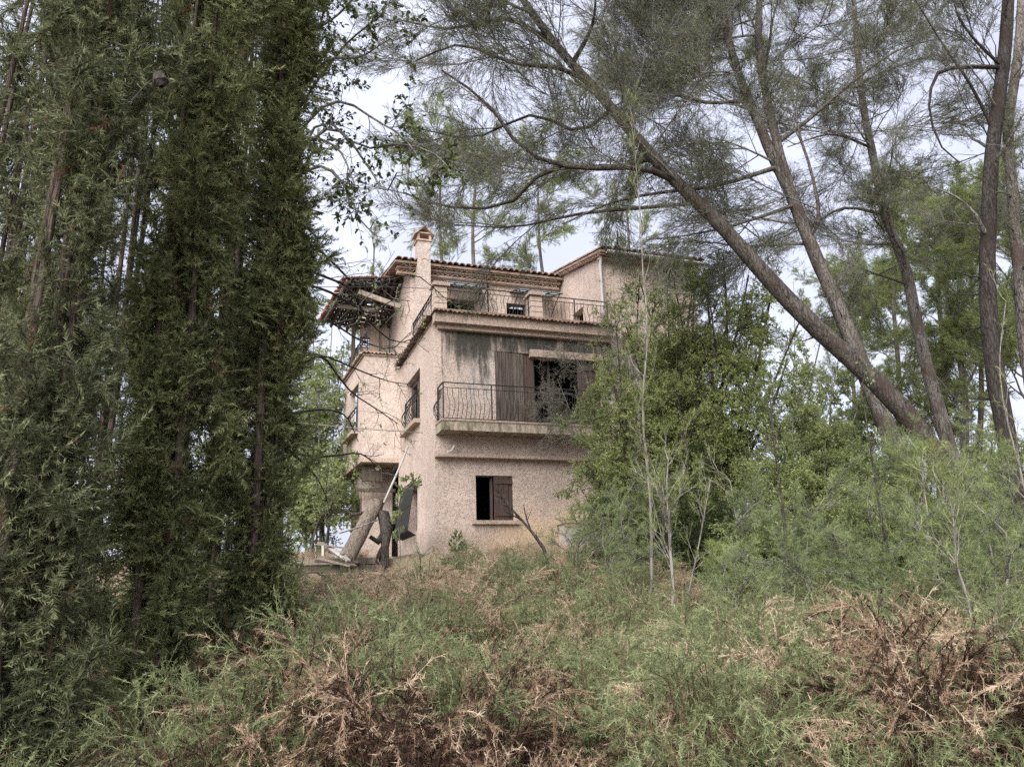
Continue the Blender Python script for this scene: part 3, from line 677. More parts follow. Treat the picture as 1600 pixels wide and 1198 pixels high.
def board(label, p0, p1, w_, th, mat='grey_wood'):
    p0 = np.asarray(p0, float); p1 = np.asarray(p1, float); c = (p0 + p1) / 2
    g = Geo(); g.beam(p0 - c, p1 - c, w_, th); o = g.build('loose_board', M[mat], loc=tuple(c)); tag(o, label, 'board', 'broken boards heaped beside the steps'); return o
def pb(x0, y0, Y0, x1, y1, Y1): return at(x0, y0, Y0), at(x1, y1, Y1)
board('longest pale grey board sloping down the heap beside the steps', *pb(500, 847, 17.6, 553, 884, 17.0), 0.16, 0.035)
board('white painted board end crossing the heap below the leaning log', *pb(512, 853, 17.4, 545, 876, 16.9), 0.10, 0.04, 'cream_metal')
board('flat dark board at the bottom of the heap by the steps', *pb(492, 876, 17.0, 560, 878, 17.2), 0.2, 0.05, 'dark_wood')
board('thin brown board poking out of the heap towards the cypress', *pb(494, 850, 17.2, 540, 856, 17.4), 0.08, 0.03)
board('short upright board stub standing in the heap', *pb(505, 868, 17.1, 505, 852, 17.1), 0.09, 0.05, 'cream_metal')
board('grey board lying lowest on the steps beside the bank', *pb(498, 872, 16.6, 548, 884, 16.5), 0.12, 0.04)
board('broken lath lying across the gravel below the steps', *pb(520, 912, 15.6, 600, 918, 15.8), 0.06, 0.03)
board('brown splintered board under the heap near the log foot', *pb(515, 862, 17.5, 560, 880, 17.3), 0.1, 0.03, 'shutter')
# leaning hollow log
lg = thing('hollow_log', 'big grey split log leaning up under the bay with its end open', 'log', tuple(at(548, 860, 17.3)))
p0 = at(541, 872, 17.15) - at(548, 860, 17.3); p1 = at(590, 783, 18.0) - at(548, 860, 17.3)
g = Geo(); ax_ = (p1 - p0) / np.linalg.norm(p1 - p0); a1 = np.cross(ax_, [0, 1, 0]); a1 /= np.linalg.norm(a1); a2 = np.cross(ax_, a1)
V = []; nth, nl = 14, 10
for k in range(nl):
    s_ = k / (nl - 1); c = p0 + (p1 - p0) * s_
    for j in range(nth):
        th = -2.4 + 4.8 * j / (nth - 1); rr = (0.185 - 0.03 * s_) * (1 + .07 * rng.standard_normal())
        V.append(c + a1 * math.sin(th) * rr + a2 * math.cos(th) * rr * .8 + ax_ * rng.normal(0, .05) * (k in (0, nl - 1)))
V2 = [c * 1.0 for c in V]; f = [(k * nth + j, k * nth + j + 1, (k + 1) * nth + j + 1, (k + 1) * nth + j) for k in range(nl - 1) for j in range(nth - 1)]
g.add(V, f4=f)
V3 = []
for k in range(nl):
    c = p0 + (p1 - p0) * k / (nl - 1)
    for j in range(nth): V3.append(c + (V[k * nth + j] - c) * 0.78)
g.add(V3, f4=f); g.add([*V[:nth], *V3[:nth]], f4=[(j, j + 1, nth + j + 1, nth + j) for j in range(nth - 1)]); g.add([*V[-nth:], *V3[-nth:]], f4=[(j, j + 1, nth + j + 1, nth + j) for j in range(nth - 1)])
g.build('bark_shell', M['log'], lg, True)
def rod(name, label, cat, pts, rad, mat, sides=6, group=None):
    pts = [np.asarray(p, float) for p in pts]; c = pts[0]; g = Geo(); g.tubes([p - c for p in pts], rad, sides, cap=True)
    return tag(g.build(name, M[mat], smooth=True, loc=tuple(c)), label, cat, group)
rod('pole', 'thin pale pole leaning from the log up to the house corner', 'pole', [at(600, 785, 17.9), at(620, 740, 18.3), at(638, 697, 18.8)], [0.03, 0.026, 0.02], 'cream_metal')
rod('stick', 'pale bare stick lying across the leaning log', 'stick', [at(530, 833, 17.0), at(565, 822, 17.0), at(590, 812, 17.1)], [0.018, 0.02, 0.02], 'pale_twig')
sp_ = thing('dead_stump', 'dark dead root stump bending up behind the leaning log', 'stump', tuple(at(598, 858, 17.9)))
b0 = at(598, 858, 17.9)
g = Geo()
for pts, rd in (([(602, 884), (601, 855), (604, 825), (600, 803), (591, 797), (583, 808)], [.11, .10, .15, .14, .08, .05]), ([(604, 830), (590, 846), (578, 838)], [.11, .08, .04]), ([(602, 850), (592, 868), (588, 884)], [.08, .06, .05]), ([(585, 806), (570, 800), (552, 804), (540, 797)], [.06, .045, .035, .025])):
    g.tubes([at(x, y, 17.9) - b0 for x, y in pts], rd, 8, lump=.08)
g.build('trunk', M['brown_bark'], sp_, True)
# cables
rod('overhead_cable', 'pale cable sagging from the cypress to the side wall below its window', 'cable', [at(380, 652, 14), at(470, 661, 15.5), at(570, 670, 17.5), at(661, 676, 19.05)], 0.011, 'cable_pale', 5)
rod('overhead_cable', 'thin black cable running past the chimney and the porch roof', 'cable', [at(380, 447, 15), at(480, 448, 17), at(600, 448, 19), at(700, 452, 21.0)], 0.009, 'cable', 5)

# ================================================================ vegetation
def nrm(v): return v / (np.linalg.norm(v, axis=-1, keepdims=True) + 1e-9)

def spline(P, k):
    P = np.asarray(P, float); t = np.concatenate([[0], np.cumsum(np.linalg.norm(np.diff(P, axis=0), axis=1))]); t /= t[-1]
    # Catmull-Rom resample
    q = np.linspace(0, 1, k); out_ = []
    Pe = np.concatenate([[2 * P[0] - P[1]], P, [2 * P[-1] - P[-2]]])
    for x in q:
        i = min(np.searchsorted(t, x, side='right') - 1, len(P) - 2); i = max(i, 0)
        f = (x - t[i]) / (t[i + 1] - t[i] + 1e-9); a, b_, c, d = Pe[i:i + 4]
        out_.append(0.5 * (2 * b_ + (c - a) * f + (2 * a - 5 * b_ + 4 * c - d) * f * f + (3 * b_ - a - 3 * c + d) * f ** 3))
    return np.array(out_)

def grow(P, n, t0, t1, L, ang, bias=(0, 0, 0), curl=(0, 0, 0), k=4, wob=0.12, taper=0.5, rs=rng):
    """children of polylines P (N,k0,3): n each; returns (pts (N*n,k,3), t of birth)"""
    P = np.asarray(P, float); Np, k0 = P.shape[:2]
    idx = np.repeat(np.arange(Np), n); t = rs.uniform(t0, t1, Np * n); f = t * (k0 - 1); i = np.minimum(f.astype(int), k0 - 2); fr = (f - i)[:, None]
    p = P[idx, i] * (1 - fr) + P[idx, i + 1] * fr; d = nrm(P[idx, i + 1] - P[idx, i])
    side = nrm(np.cross(d, rs.standard_normal(d.shape)))
    a = np.radians(ang) * rs.uniform(0.7, 1.25, len(d))[:, None]
    dd = nrm(d * np.cos(a) + side * np.sin(a) + np.asarray(bias))
    Ls = L * (1 - taper * t) * rs.uniform(0.6, 1.25, len(d)); step = Ls / (k - 1)
    out_ = [p]; cur = dd
    for _ in range(k - 1):
        cur = nrm(cur + np.asarray(curl) / (k - 1) + wob * rs.standard_normal(cur.shape)); out_.append(out_[-1] + cur * step[:, None])
    return np.stack(out_, 1), t

def along(P, n, t0, t1, rs=rng):
    Np, k0 = P.shape[:2]; idx = np.repeat(np.arange(Np), n); t = rs.uniform(t0, t1, Np * n); f = t * (k0 - 1); i = np.minimum(f.astype(int), k0 - 2); fr = (f - i)[:, None]
    return P[idx, i] * (1 - fr) + P[idx, i + 1] * fr, nrm(P[idx, i + 1] - P[idx, i]), t, idx

def lin(a, b_, k): return np.linspace(a, b_, k)[None]

# ---- pines
def place(name, meshes, parent, P, D, S, rs):
    for p, d, sc in zip(P, D, S):
        o = link(name, meshes[rs.integers(len(meshes))], parent, tuple(p))
        q = Vector(d).to_track_quat('X', 'Z') @ Vector((1, 0, 0)).rotation_difference(Vector((1, 0, 0)))
        o.rotation_mode = 'QUATERNION'; o.rotation_quaternion = q @ Matrix.Rotation(rs.uniform(0, 6.28), 3, 'X').to_quaternion(); o.scale = (sc, sc, sc)

def bough_mesh(seed, nmat, L=2.8, nb=20, nt=8, nu=3, nn=6, nlen=.085, nw=.006, tw=.0052, name='pine_bough', lt=.55, lu=.24):
    rs = np.random.default_rng(seed); g = Geo()
    P = spline([(0, 0, 0), (L * .35, .10, -.10), (L * .7, -.04, -.06), (L, .1, .22)], 9)[None]; g.tubes(P, np.linspace(.016, .005, 9)[None], 5)
    B, t = grow(P, nb, .08, 1, L * .44, 38, (0, 0, .05), (.45, 0, .3), 7, .08, .45, rs); g.tubes(B, np.linspace(.0085, .004, 7)[None], 3)
    T, t = grow(B, nt, .12, 1, lt, 36, (0, 0, .06), (.3, 0, .35), 5, .1, .4, rs); g.tubes(T, np.linspace(tw, tw * .55, 5)[None], 3)
    X = T
    if nu:
        X, t = grow(T, nu, .2, 1, lu, 38, (0, 0, .06), (.1, 0, .3), 3, .14, .3, rs); g.tubes(X, np.linspace(tw * .6, tw * .35, 3)[None], 3)
    p, d, t, idx = along(X, nn, .25, 1, rs); dd = nrm(d + .7 * rs.standard_normal(d.shape))
    g.blades(p, dd, nlen * rs.uniform(.6, 1.2, len(p)), nw, np.clip(rs.random(len(X))[idx] * .65 + .35 * rs.random(len(p)), 0, 1), mat=1, rs=rs)
    return g.mesh(name, [M['twig'], M[nmat]])
BOUGH_GREY = [bough_mesh(500 + k, 'needle_grey') for k in range(5)]
BOUGH_GREEN = [bough_mesh(520 + k, 'needle_green', 1.7, 16, 9, 0, 24, .12, .010, .0042, lt=.42) for k in range(4)]

def pine(label, path, r_a, r_b, limbs, bark='pine_bark', n_rand=14, tr=(0.45, 1.0), Ll=2.6, bias=(-.35, 0, .15), nb=4, bough=None, bsc=.85, stems=(), name='pine_tree', group='pines leaning over the house', curl=(0, 0, .25), seed=1, tips=0):
    bough = bough or BOUGH_GREY
    rs = np.random.default_rng(seed)
    path = [np.asarray(p, float) for p in path]; gz = float(ground_z(path[0][0], path[0][1]))
    if path[0][2] > gz - .1:
        d_ = nrm(path[0] - path[1]); q_ = path[0] + d_ * min((path[0][2] - gz + .2) / max(-d_[2], .35), 2.5) * .8; q_[2] = float(ground_z(q_[0], q_[1])) - .15; path = [q_] + path
    base = np.asarray(path[0], float); tr_ = thing(name, label, 'tree', tuple(base), 0, group)
    k = 26; T = spline([np.asarray(p) - base for p in path], k); s_ = np.linspace(0, 1, k); rad = r_a + (r_b - r_a) * s_; rad = rad * (1 + 0.12 * np.exp(-s_ * 18))
    g = Geo(); g.tubes(T, rad, 12, lump=0.035); allP = [T[None]]
    def snap(pts, back=0):
        pts = [np.asarray(p, float) - base for p in pts]; TT = np.concatenate(allP); dd_ = np.linalg.norm(TT - pts[0], axis=2); i_, j_ = np.unravel_index(np.argmin(dd_), dd_.shape)
        q = TT[i_, max(j_ - back, 0)]; return [q] + ([] if np.linalg.norm(q - pts[0]) < .5 else [q * .5 + pts[0] * .5]) + pts[1:]
    for sp, ra, rb in stems:
        S = spline(snap(sp, 2), k); g.tubes(S, np.linspace(ra, rb, k), 10, lump=.035); allP.append(S[None])
    sq, sdd, st_, si_ = along(np.concatenate(allP), 9, .1, .6, rs); sx = nrm(np.cross(sdd, rs.standard_normal(sdd.shape))); sL = rs.uniform(.12, .5, len(sq))[:, None]
    g.tubes(np.stack([sq, sq + sx * sL * .5 + sdd * .03, sq + sx * sL + sdd * .1], 1), np.array([[.022, .014, .008]]), 5)
    g.build('trunk', M[bark], tr_, True)
    Tm = np.concatenate(allP)
    LB = [] 
    gl = Geo()
    for lp, lr in limbs:
        Lp = spline(snap(lp), 10)[None]; g2 = Geo(); g2.tubes(Lp, np.linspace(lr, lr * .25, 10), 7, lump=.05); g2.build('limb', M[bark], tr_, True); LB.append(Lp)
    if n_rand:
        Rl, t = grow(Tm, n_rand, tr[0], tr[1], Ll, 62, bias, curl, 10, 0.10, 0.35, rs); gl.tubes(Rl, np.linspace(.03, .008, 10)[None] * rs.uniform(.6, 1.3, (len(Rl), 1)), 5); LB.append(Rl)
    LB = np.concatenate(LB)
    if n_rand: tag(gl.build('branches', M['twig'], tr_), kind='stuff')
    p, d, t, idx = along(LB, nb, 0.15, 1.0, rs)
    dd = nrm(d + .75 * rs.standard_normal(d.shape) + np.asarray(bias) * .5)
    place('bough', bough, tr_, p, dd, bsc * (1.1 - .4 * t) * rs.uniform(.7, 1.25, len(p)), rs)
    if tips:
        p, d, t, idx = along(T[None], tips, .72, 1.0, rs); dd = nrm(np.asarray(bias) + .8 * rs.standard_normal(d.shape)); place('bough', BOUGH_GREEN, tr_, p + dd * rs.uniform(0, 1.2, (len(p), 1)), dd, rs.uniform(.35, .7, len(p)), rs)
    return tr_
def px(pts, Y): return [at(p[0], p[1], p[2] if len(p) > 2 else Y) for p in pts]
pine('thick pine leaning far over towards the house roof', px([(1520, 830), (1470, 725), (1400, 628), (1330, 562), (1262, 500), (1195, 430), (1130, 355), (1060, 288), (1000, 222), (930, 140), (868, 70), (800, -25), (740, -110)], 12.0), 0.19, 0.045,
     [(px([(1060, 285, 12), (1000, 262, 11.6), (900, 262, 11.2), (820, 235, 11), (760, 160, 10.8), (690, 110, 10.6)], 12), .06),
      (px([(1020, 245, 12), (960, 262, 12.4), (860, 262, 12.8), (790, 320, 13), (690, 322, 13.2), (630, 300, 13.4)], 12), .055),
      (px([(1090, 320, 12), (1000, 325, 12.4), (900, 335, 12.8), (800, 355, 13.2), (700, 350, 13.5)], 12), .04),
      (px([(940, 150, 12), (880, 108, 11.6), (800, 98, 11.2), (720, 70, 11), (650, 95, 10.8)], 12), .05),
      (px([(860, 60, 12), (790, 30, 12.3), (700, 45, 12.6), (620, 30, 13)], 12), .045),
      (px([(900, 100, 12), (925, 40, 11.5), (932, -20, 11)], 12), .05),
      (px([(960, 180, 12), (905, 205, 12.4), (830, 180, 12.8), (740, 215, 13), (650, 200, 13.2)], 12), .04)],
     bark='brown_bark', n_rand=12, tr=(.5, 1), seed=3, tips=5)
pine('tall forked pine rising behind the leaning one', px([(1430, 760), (1395, 690), (1355, 590), (1310, 480), (1268, 385), (1232, 295), (1205, 240), (1180, 180), (1150, 105), (1130, 20), (1120, -80)], 13.5), 0.185, 0.05,
     [(px([(1200, 262, 13.5), (1120, 290, 13), (1040, 300, 12.6), (960, 315, 12.3), (880, 350, 12)], 13), .05),
      (px([(1165, 165, 13.5), (1100, 160, 13), (1030, 140, 12.6), (950, 170, 12.2)], 13), .045),
      (px([(1235, 320, 13.5), (1170, 345, 13), (1090, 365, 12.5), (1010, 375, 12.2)], 13), .04),
      (px([(1212, 235, 13.5), (1260, 190, 13.2), (1330, 130, 12.9), (1400, 80, 12.6), (1470, 60, 12.4)], 13), .045),
      (px([(1265, 370, 13.5), (1280, 340, 13.2), (1268, 270, 13), (1245, 190, 12.8), (1250, 100, 12.6)], 13), .04)],
     stems=[(px([(1225, 285), (1212, 215), (1198, 150), (1185, 70), (1190, -60)], 13.4), .10, .06)], n_rand=11, tr=(.42, 1), seed=4, tips=12)
pine('slender pale pine between the forked pine and the dark trunk', px([(1500, 760), (1470, 650), (1440, 540), (1415, 420), (1382, 330), (1365, 250), (1348, 160), (1338, 60), (1330, -60)], 15.5), 0.155, 0.045,
     [(px([(1370, 330, 15.5), (1320, 325, 15), (1270, 350, 14.6), (1200, 380, 14.2)], 15), .04),
      (px([(1350, 215, 15.5), (1300, 210, 15), (1230, 230, 14.6)], 15), .035),
      (px([(1345, 140, 15.5), (1400, 105, 15.2), (1460, 85, 15)], 15), .035),
      (px([(1400, 430, 15.5), (1360, 425, 15.2), (1310, 405, 15)], 15), .03)],
     n_rand=11, tr=(.42, 1), seed=5, tips=8, bias=(-.2, 0, .1), Ll=2.2)
pine('dark leafless-looking pine trunk with hooked side branch', px([(1590, 790), (1572, 680), (1552, 560), (1543, 450), (1545, 340), (1550, 240), (1562, 150), (1572, 60), (1578, -60)], 11.0), 0.145, 0.085,
     [(px([(1553, 115, 11), (1510, 105, 10.8), (1465, 115, 10.6), (1452, 160, 10.5), (1458, 200, 10.5), (1475, 235, 10.5), (1500, 255, 10.5)], 11), .04),
      (px([(1548, 190, 11), (1515, 130, 10.8), (1480, 80, 10.6), (1430, 0, 10.4)], 11), .03),
      (px([(1555, 115, 11), (1530, 70, 10.8), (1500, 30, 10.6), (1480, -30, 10.5)], 11), .03)],
     bark='dark_bark', n_rand=6, tr=(.5, 1), seed=6, Ll=1.4, nb=1, bsc=.5, bias=(-.3, 0, 0))
pine('grey pine stem close beside the dark trunk', px([(1640, 780), (1605, 560), (1592, 420), (1582, 300), (1575, 200), (1590, 90), (1600, -60)], 12.5), 0.12, 0.07,
     [(px([(1585, 320, 12.5), (1560, 300, 12.2), (1520, 305, 12)], 12), .03)], n_rand=8, tr=(.4, 1), seed=7, Ll=2.0, nb=2, bsc=.7, bias=(-.1, 0, .1))
# pines further back with fuller green crowns
def back_pine(label, x, y, Y, top, r_, seed, lean=0, cr=(.35, 1), Ll=2.3, nmat='needle_green', n=24):
    b_ = at(x, y, Y); t_ = at(x + lean, top, Y)
    pine(label, [b_, b_ * .66 + t_ * .34 + [.12, 0, 0], b_ * .33 + t_ * .67 - [.1, 0, 0], t_], r_, r_ * .25, [], n_rand=n, tr=cr, Ll=Ll, bias=(0, 0, .3), nb=3, bough=BOUGH_GREEN, bsc=.75 * Ll / 2.3, seed=seed, group='pines standing behind the front trunks', curl=(0, 0, .4))
back_pine('short fresh green pine behind the dark trunk', 1470, 760, 22, 290, .12, 21, 0, (.2, 1))
back_pine('fresh green pine crown beside the slender pale pine', 1400, 760, 26, 330, .13, 22, 0, (.2, 1), 2.6)
back_pine('thin dark pine trunk showing through the gap, fork in its middle', 1508, 720, 19, 360, .13, 23, -30, (.3, 1), 1.6)
back_pine('thinnest pine stem in the gap beside the dark trunk', 1530, 720, 21, 330, .10, 24, -10)
back_pine('green pine at the edge of the wood beyond the grey stem', 1610, 760, 17, 300, .13, 25, 0, (.3, 1), 2.4)
back_pine('small pine far beyond the leaning trunk', 1330, 740, 30, 420, .12, 26)
back_pine('hazy pine behind the chimney', 735, 620, 34, 250, .2, 27, 10, (.4, 1), 3.4, n=13)
back_pine('hazy pine behind the roof ridge', 690, 620, 40, 220, .2, 28, 0, (.4, 1), 4.0, n=13)
back_pine('tall pine far behind the main roof', 860, 620, 38, 280, .2, 29, -20, (.4, 1), 3.8, n=13)
back_pine('pine behind the wing roof', 1010, 620, 33, 330, .16, 30, -30, (.4, 1), 3.0, n=13)
back_pine('pine far behind the porch roof', 585, 700, 36, 380, .14, 31, 0, (.3, 1), 2.2, n=12)

# ---- broadleaf trees and bushes
def branch_mesh(seed, lmat, leaf, nb=11, nt=8, nl=11, bark='twig', tint=(0, 1), name='leafy_branch', spread=50):
    rs = np.random.default_rng(seed); g = Geo(); P = spline([(0, 0, 0), (.35, .04, .02), (.7, -.04, .06), (1, .03, .14)], 7)[None]; g.tubes(P, np.linspace(.012, .004, 7)[None], 4)
    B, t = grow(P, nb, .08, 1, .5, spread, (0, 0, .08), (0, 0, .2), 5, .15, .45, rs); g.tubes(B, np.linspace(.006, .003, 5)[None], 3)
    T, t = grow(B, nt, .1, 1, .24, 48, (0, 0, .03), (0, 0, .1), 3, .2, .3, rs); g.tubes(T, np.linspace(.003, .002, 3)[None], 3)
    if nl:
        p, d, t, idx = along(T, nl, .05, 1, rs); dd = nrm(d * .6 + .85 * rs.standard_normal(d.shape)); cl = rs.uniform(tint[0], tint[1], len(T))
        g.leaves(p, dd, leaf[0] * rs.uniform(.6, 1.3, len(p)), leaf[1] * rs.uniform(.7, 1.2, len(p)), np.clip(cl[idx] * .6 + .4 * rs.random(len(p)) ** 1.5, 0, 1), mat=1, rs=rs)
    return g.mesh(name, [M[bark], M[lmat]])
LS = {'dense': [branch_mesh(600 + k, 'leaf_light' if k % 2 else 'leaf', (.055, .026), nl=11, tint=(.25, 1)) for k in range(4)], 'airy': [branch_mesh(610 + k, 'leaf_light', (.055, .025), 10, 7, 10, 'black_twig', (.25, 1)) for k in range(4)],
      'dark': [branch_mesh(620 + k, 'oak_leaf', (.055, .024), nl=9, bark='black_twig', tint=(0, .6)) for k in range(3)], 'pale': [branch_mesh(630 + k, 'pale_leaf', (.075, .042), 10, 7, 8) for k in range(4)],
      'vine': [branch_mesh(640 + k, 'leaf', (.03, .014), 12, 7, 1, 'pale_twig', (.6, 1), 'vine_tangle', 75) for k in range(3)]}

def bush(name, label, base, stems, Lb, nb, lset, seed, bark='twig', r_s=.03, group=None, cat='bush', bias=(0, 0, .12), tb=(.2, 1.0), trunk='stem'):
    lset = LS[lset]
    """stems: list of pixel/world polylines (world points)"""
    rs = np.random.default_rng(seed); base = np.asarray(base, float); o = thing(name, label, cat, tuple(base), 0, group)
    S = np.stack([spline([np.asarray(p) - base for p in s_], 10) for s_ in stems])
    g = Geo()
    g.tubes(S, np.linspace(r_s, r_s * .3, 10)[None] * rs.uniform(.7, 1.3, (len(S), 1)), 6, lump=.05); g.build(trunk, M[bark], o, True)
    p, d, t, idx = along(S, nb, tb[0], tb[1], rs); dd = nrm(d * .5 + .75 * rs.standard_normal(d.shape) + np.asarray(bias))
    place('branch', lset, o, p, dd, Lb * (1.15 - .4 * t) * rs.uniform(.7, 1.25, len(p)), rs)
    return o
def up_stems(x, Y, tops, spread=0.25, rs=np.random.default_rng(5), y0=930):
    """stems from the ground below pixel column x at depth Y to the pixel tops"""
    p = at(x, y0, Y); out_ = []
    for (tx, ty, tY) in tops:
        q = at(tx, ty, tY); b_ = np.array([p[0] + rs.normal(0, spread), p[1] + rs.normal(0, spread), 0]); b_[2] = float(ground_z(b_[0], b_[1])) - .05
        m1 = b_ * .65 + q * .35 + np.array([rs.normal(0, .12), rs.normal(0, .12), .15]); m2 = b_ * .3 + q * .7 + np.array([rs.normal(0, .12), rs.normal(0, .12), .1]); out_.append([b_, m1, m2, q])
    c = np.array([p[0], p[1], float(ground_z(p[0], p[1]))]); return c, out_
c, s_ = up_stems(1000, 15.5, [(915, 725, 15.2), (925, 640, 15.6), (935, 690, 15), (945, 620, 15.8), (970, 590, 15.4), (1000, 640, 15), (945, 790, 15), (1030, 700, 15), (960, 720, 14.8), (1000, 550, 15.8), (990, 800, 14.8)])
bush('evergreen_bush', 'dense evergreen bush covering the house wall beside the metal cabinet', c, s_, .78, 11, 'dense', 41, 'black_twig', .03, 'evergreen bushes crowding the house')
c, s_ = up_stems(1115, 15, [(1040, 520, 15.4), (1085, 440, 15), (1130, 400, 15), (1170, 430, 15), (1200, 480, 14.8), (1060, 600, 14.8), (1230, 560, 14.6), (1010, 560, 15.4), (975, 500, 15.8), (1000, 440, 15.8), (1050, 425, 15.6), (1100, 420, 15.2), (1210, 430, 15), (1150, 560, 14.4), (1100, 650, 14.4), (1190, 640, 14.4), (1250, 500, 15), (1140, 470, 15.3)])
bush('evergreen_tree', 'tall bushy evergreen with dark forked stems hiding the house wing', c, s_, .9, 11, 'airy', 42, 'black_twig', .045, 'evergreen bushes crowding the house', cat='tree')
c, s_ = up_stems(1050, 14.2, [(960, 480, 14.6), (1000, 430, 14.4), (1040, 412, 14.2), (1085, 425, 14.2), (1020, 480, 14), (1060, 500, 13.9), (985, 545, 14.2), (1105, 450, 14), (1135, 435, 14.2), (1170, 470, 14), (950, 570, 14)])
bush('evergreen_tree', 'airy light green tree veiling the wall of the house wing', c, s_, .75, 11, 'airy', 49, 'black_twig', .03, 'evergreen bushes crowding the house', cat='tree', tb=(.35, 1))
c, s_ = up_stems(1270, 14, [(1200, 640, 14), (1260, 590, 14), (1310, 560, 14.2), (1340, 640, 14), (1220, 740, 13.6), (1290, 700, 13.6), (1360, 700, 13.8), (1320, 780, 13.4), (1180, 790, 13.6), (1250, 820, 13.3), (1395, 760, 13.8)])
bush('evergreen_bush', 'broad leafy evergreen bush in front of the forked pine', c, s_, .82, 11, 'dense', 43, 'twig', .03, 'evergreen bushes crowding the house')
c, s_ = up_stems(1090, 13, [(1010, 800, 13), (1060, 760, 13), (1110, 740, 12.8), (1150, 800, 12.8), (1100, 840, 12.4), (1040, 870, 12.6), (1180, 860, 12.6)])
bush('dark_shrub', 'dark shady shrub at the foot of the tall evergreen', c, s_, .75, 10, 'dark', 44, 'black_twig', .022)
c, s_ = up_stems(1420, 11.5, [(1380, 800, 11.5), (1430, 760, 11.6), (1480, 790, 11.2), (1350, 860, 11), (1450, 850, 11), (1400, 900, 10.6), (1520, 840, 11)])
bush('evergreen_bush', 'light leafed bush below the leaning pine trunk', c, s_, .75, 11, 'dense', 45, 'twig', .02, 'evergreen bushes crowding the house')
c, s_ = up_stems(1200, 11.2, [(1150, 880, 11), (1200, 850, 11), (1250, 870, 11), (1290, 890, 11), (1220, 920, 10.8), (1320, 900, 11)])
bush('evergreen_bush', 'low rounded bush in front of the dark shady shrub', c, s_, .7, 11, 'dense', 46, 'twig', .016, 'evergreen bushes crowding the house')
c, s_ = up_stems(1560, 12, [(1530, 760, 12), (1580, 720, 12), (1630, 740, 12), (1600, 800, 11.6), (1540, 840, 11.6)])
bush('evergreen_bush', 'leafy bush at the foot of the dark pine trunk', c, s_, .8, 11, 'dense', 47, 'twig', .02, 'evergreen bushes crowding the house')
# bare vine on the balcony
vb = at(905, 690, 17.8)
bush('dry_vine', 'tangled dry grey vine hanging over the balcony rail', vb, [[vb, at(890, 640, 17.9), at(870, 590, 18.1)], [vb, at(865, 640, 17.8), at(845, 620, 17.8)], [vb, at(920, 610, 17.9), at(900, 545, 18.2)], [at(930, 640, 17.8), at(900, 560, 18.2), at(850, 540, 18.3)], [at(940, 600, 18), at(960, 530, 18.3), at(900, 515, 18.5)], [vb, at(880, 655, 17.7), at(840, 655, 17.7)]], .75, 9, 'vine', 48, 'pale_twig', .012, None, 'vine', (0, 0, -.1))
# light deciduous trees behind the house on the cypress side
def far_tree(label, x, Y, tops, seed, lset='pale', nb=8, Lb=1.5, group='pale trees behind the house'):
    c, s_ = up_stems(x, Y, tops, .2, np.random.default_rng(seed), 840); bush('deciduous_tree', label, c, s_, Lb, nb, lset, seed, 'twig', .05, group, 'tree', trunk='trunk')
far_tree('pale green tree filling the gap between cypress and porch', 510, 27, [(490, 520, 27), (520, 480, 27), (470, 560, 26), (540, 560, 27), (500, 620, 26)], 51, nb=9)
far_tree('pale bush-like tree lower beside the bay', 490, 25, [(470, 680, 25), (500, 650, 25), (530, 690, 25), (450, 720, 24), (520, 740, 24)], 52, nb=9)
far_tree('thin pale tree far behind the cypresses', 330, 30, [(300, 500, 30), (350, 440, 30), (400, 520, 30), (260, 620, 29)], 53, nb=6)
far_tree('grey green tree behind the juniper screen', 60, 24, [(20, 560, 24), (80, 500, 24), (130, 600, 24), (60, 700, 23)], 54, 'airy', 8)
far_tree('tall pale tree in the gap above the low right bushes', 1500, 38, [(1450, 600, 38), (1520, 560, 38), (1570, 620, 38)], 55)
far_tree('low pale tree filling the gap under the leaning pine trunk', 1310, 23, [(1260, 640, 23), (1300, 600, 23), (1345, 610, 23), (1380, 660, 23), (1420, 690, 22)], 57, nb=9)
far_tree('pale tree beyond the wing of the house', 1230, 32, [(1180, 480, 32), (1240, 440, 32), (1290, 500, 32)], 56, nb=6)

# ---- oak branch reaching in front of the sky, trunk hidden behind the cypresses
oakb = at(425, 1000, 10.0); oakb[2] = float(ground_z(oakb[0], oakb[1]))
oak = thing('oak_tree', 'oak behind the cypresses reaching leafy twigs over the house', 'tree', tuple(oakb))
rs = np.random.default_rng(61)
tk = spline([np.zeros(3), at(432, 700, 10) - oakb, at(440, 420, 9.8) - oakb, at(455, 200, 9.5) - oakb, at(470, 20, 9.3) - oakb, at(475, -150, 9.2) - oakb], 22)
g = Geo(); g.tubes(tk, np.linspace(.12, .05, 22), 10, lump=.04); g.build('trunk', M['twig'], oak, True)
OL = [[(455, 190), (500, 120), (540, 70), (575, 40), (600, 20)], [(450, 230), (500, 170), (540, 160), (590, 190), (625, 210), (650, 240)], [(445, 300), (500, 190), (560, 230), (620, 225), (670, 235), (700, 260)],
      [(460, 150), (510, 95), (560, 90), (610, 60)], [(448, 280), (505, 260), (545, 300), (560, 340), (590, 370)], [(465, 60), (520, 30), (560, -10), (600, -40)], [(452, 220), (490, 215), (530, 235), (555, 290)], [(450, 250), (520, 200), (575, 260), (600, 300), (620, 270)],
      [(460, 100), (490, 60), (505, 20), (500, -30)]]
oL = np.stack([spline([at(x, y, 9.6 - 1.9 * i / (len(L_) - 1)) - oakb for i, (x, y) in enumerate(L_)], 10) for L_ in OL])
g = Geo(); g.tubes(oL, np.linspace(.024, .007, 10)[None], 6); g.build('limbs', M['twig'], oak, True)
Bp, t = grow(oL, 9, .15, 1, .8, 50, (0, 0, -.05), (0, 0, -.1), 6, .2, .4, rs); Tp, t = grow(Bp, 6, .1, 1, .35, 50, (0, 0, 0), (0, 0, -.2), 4, .22, .3, rs)
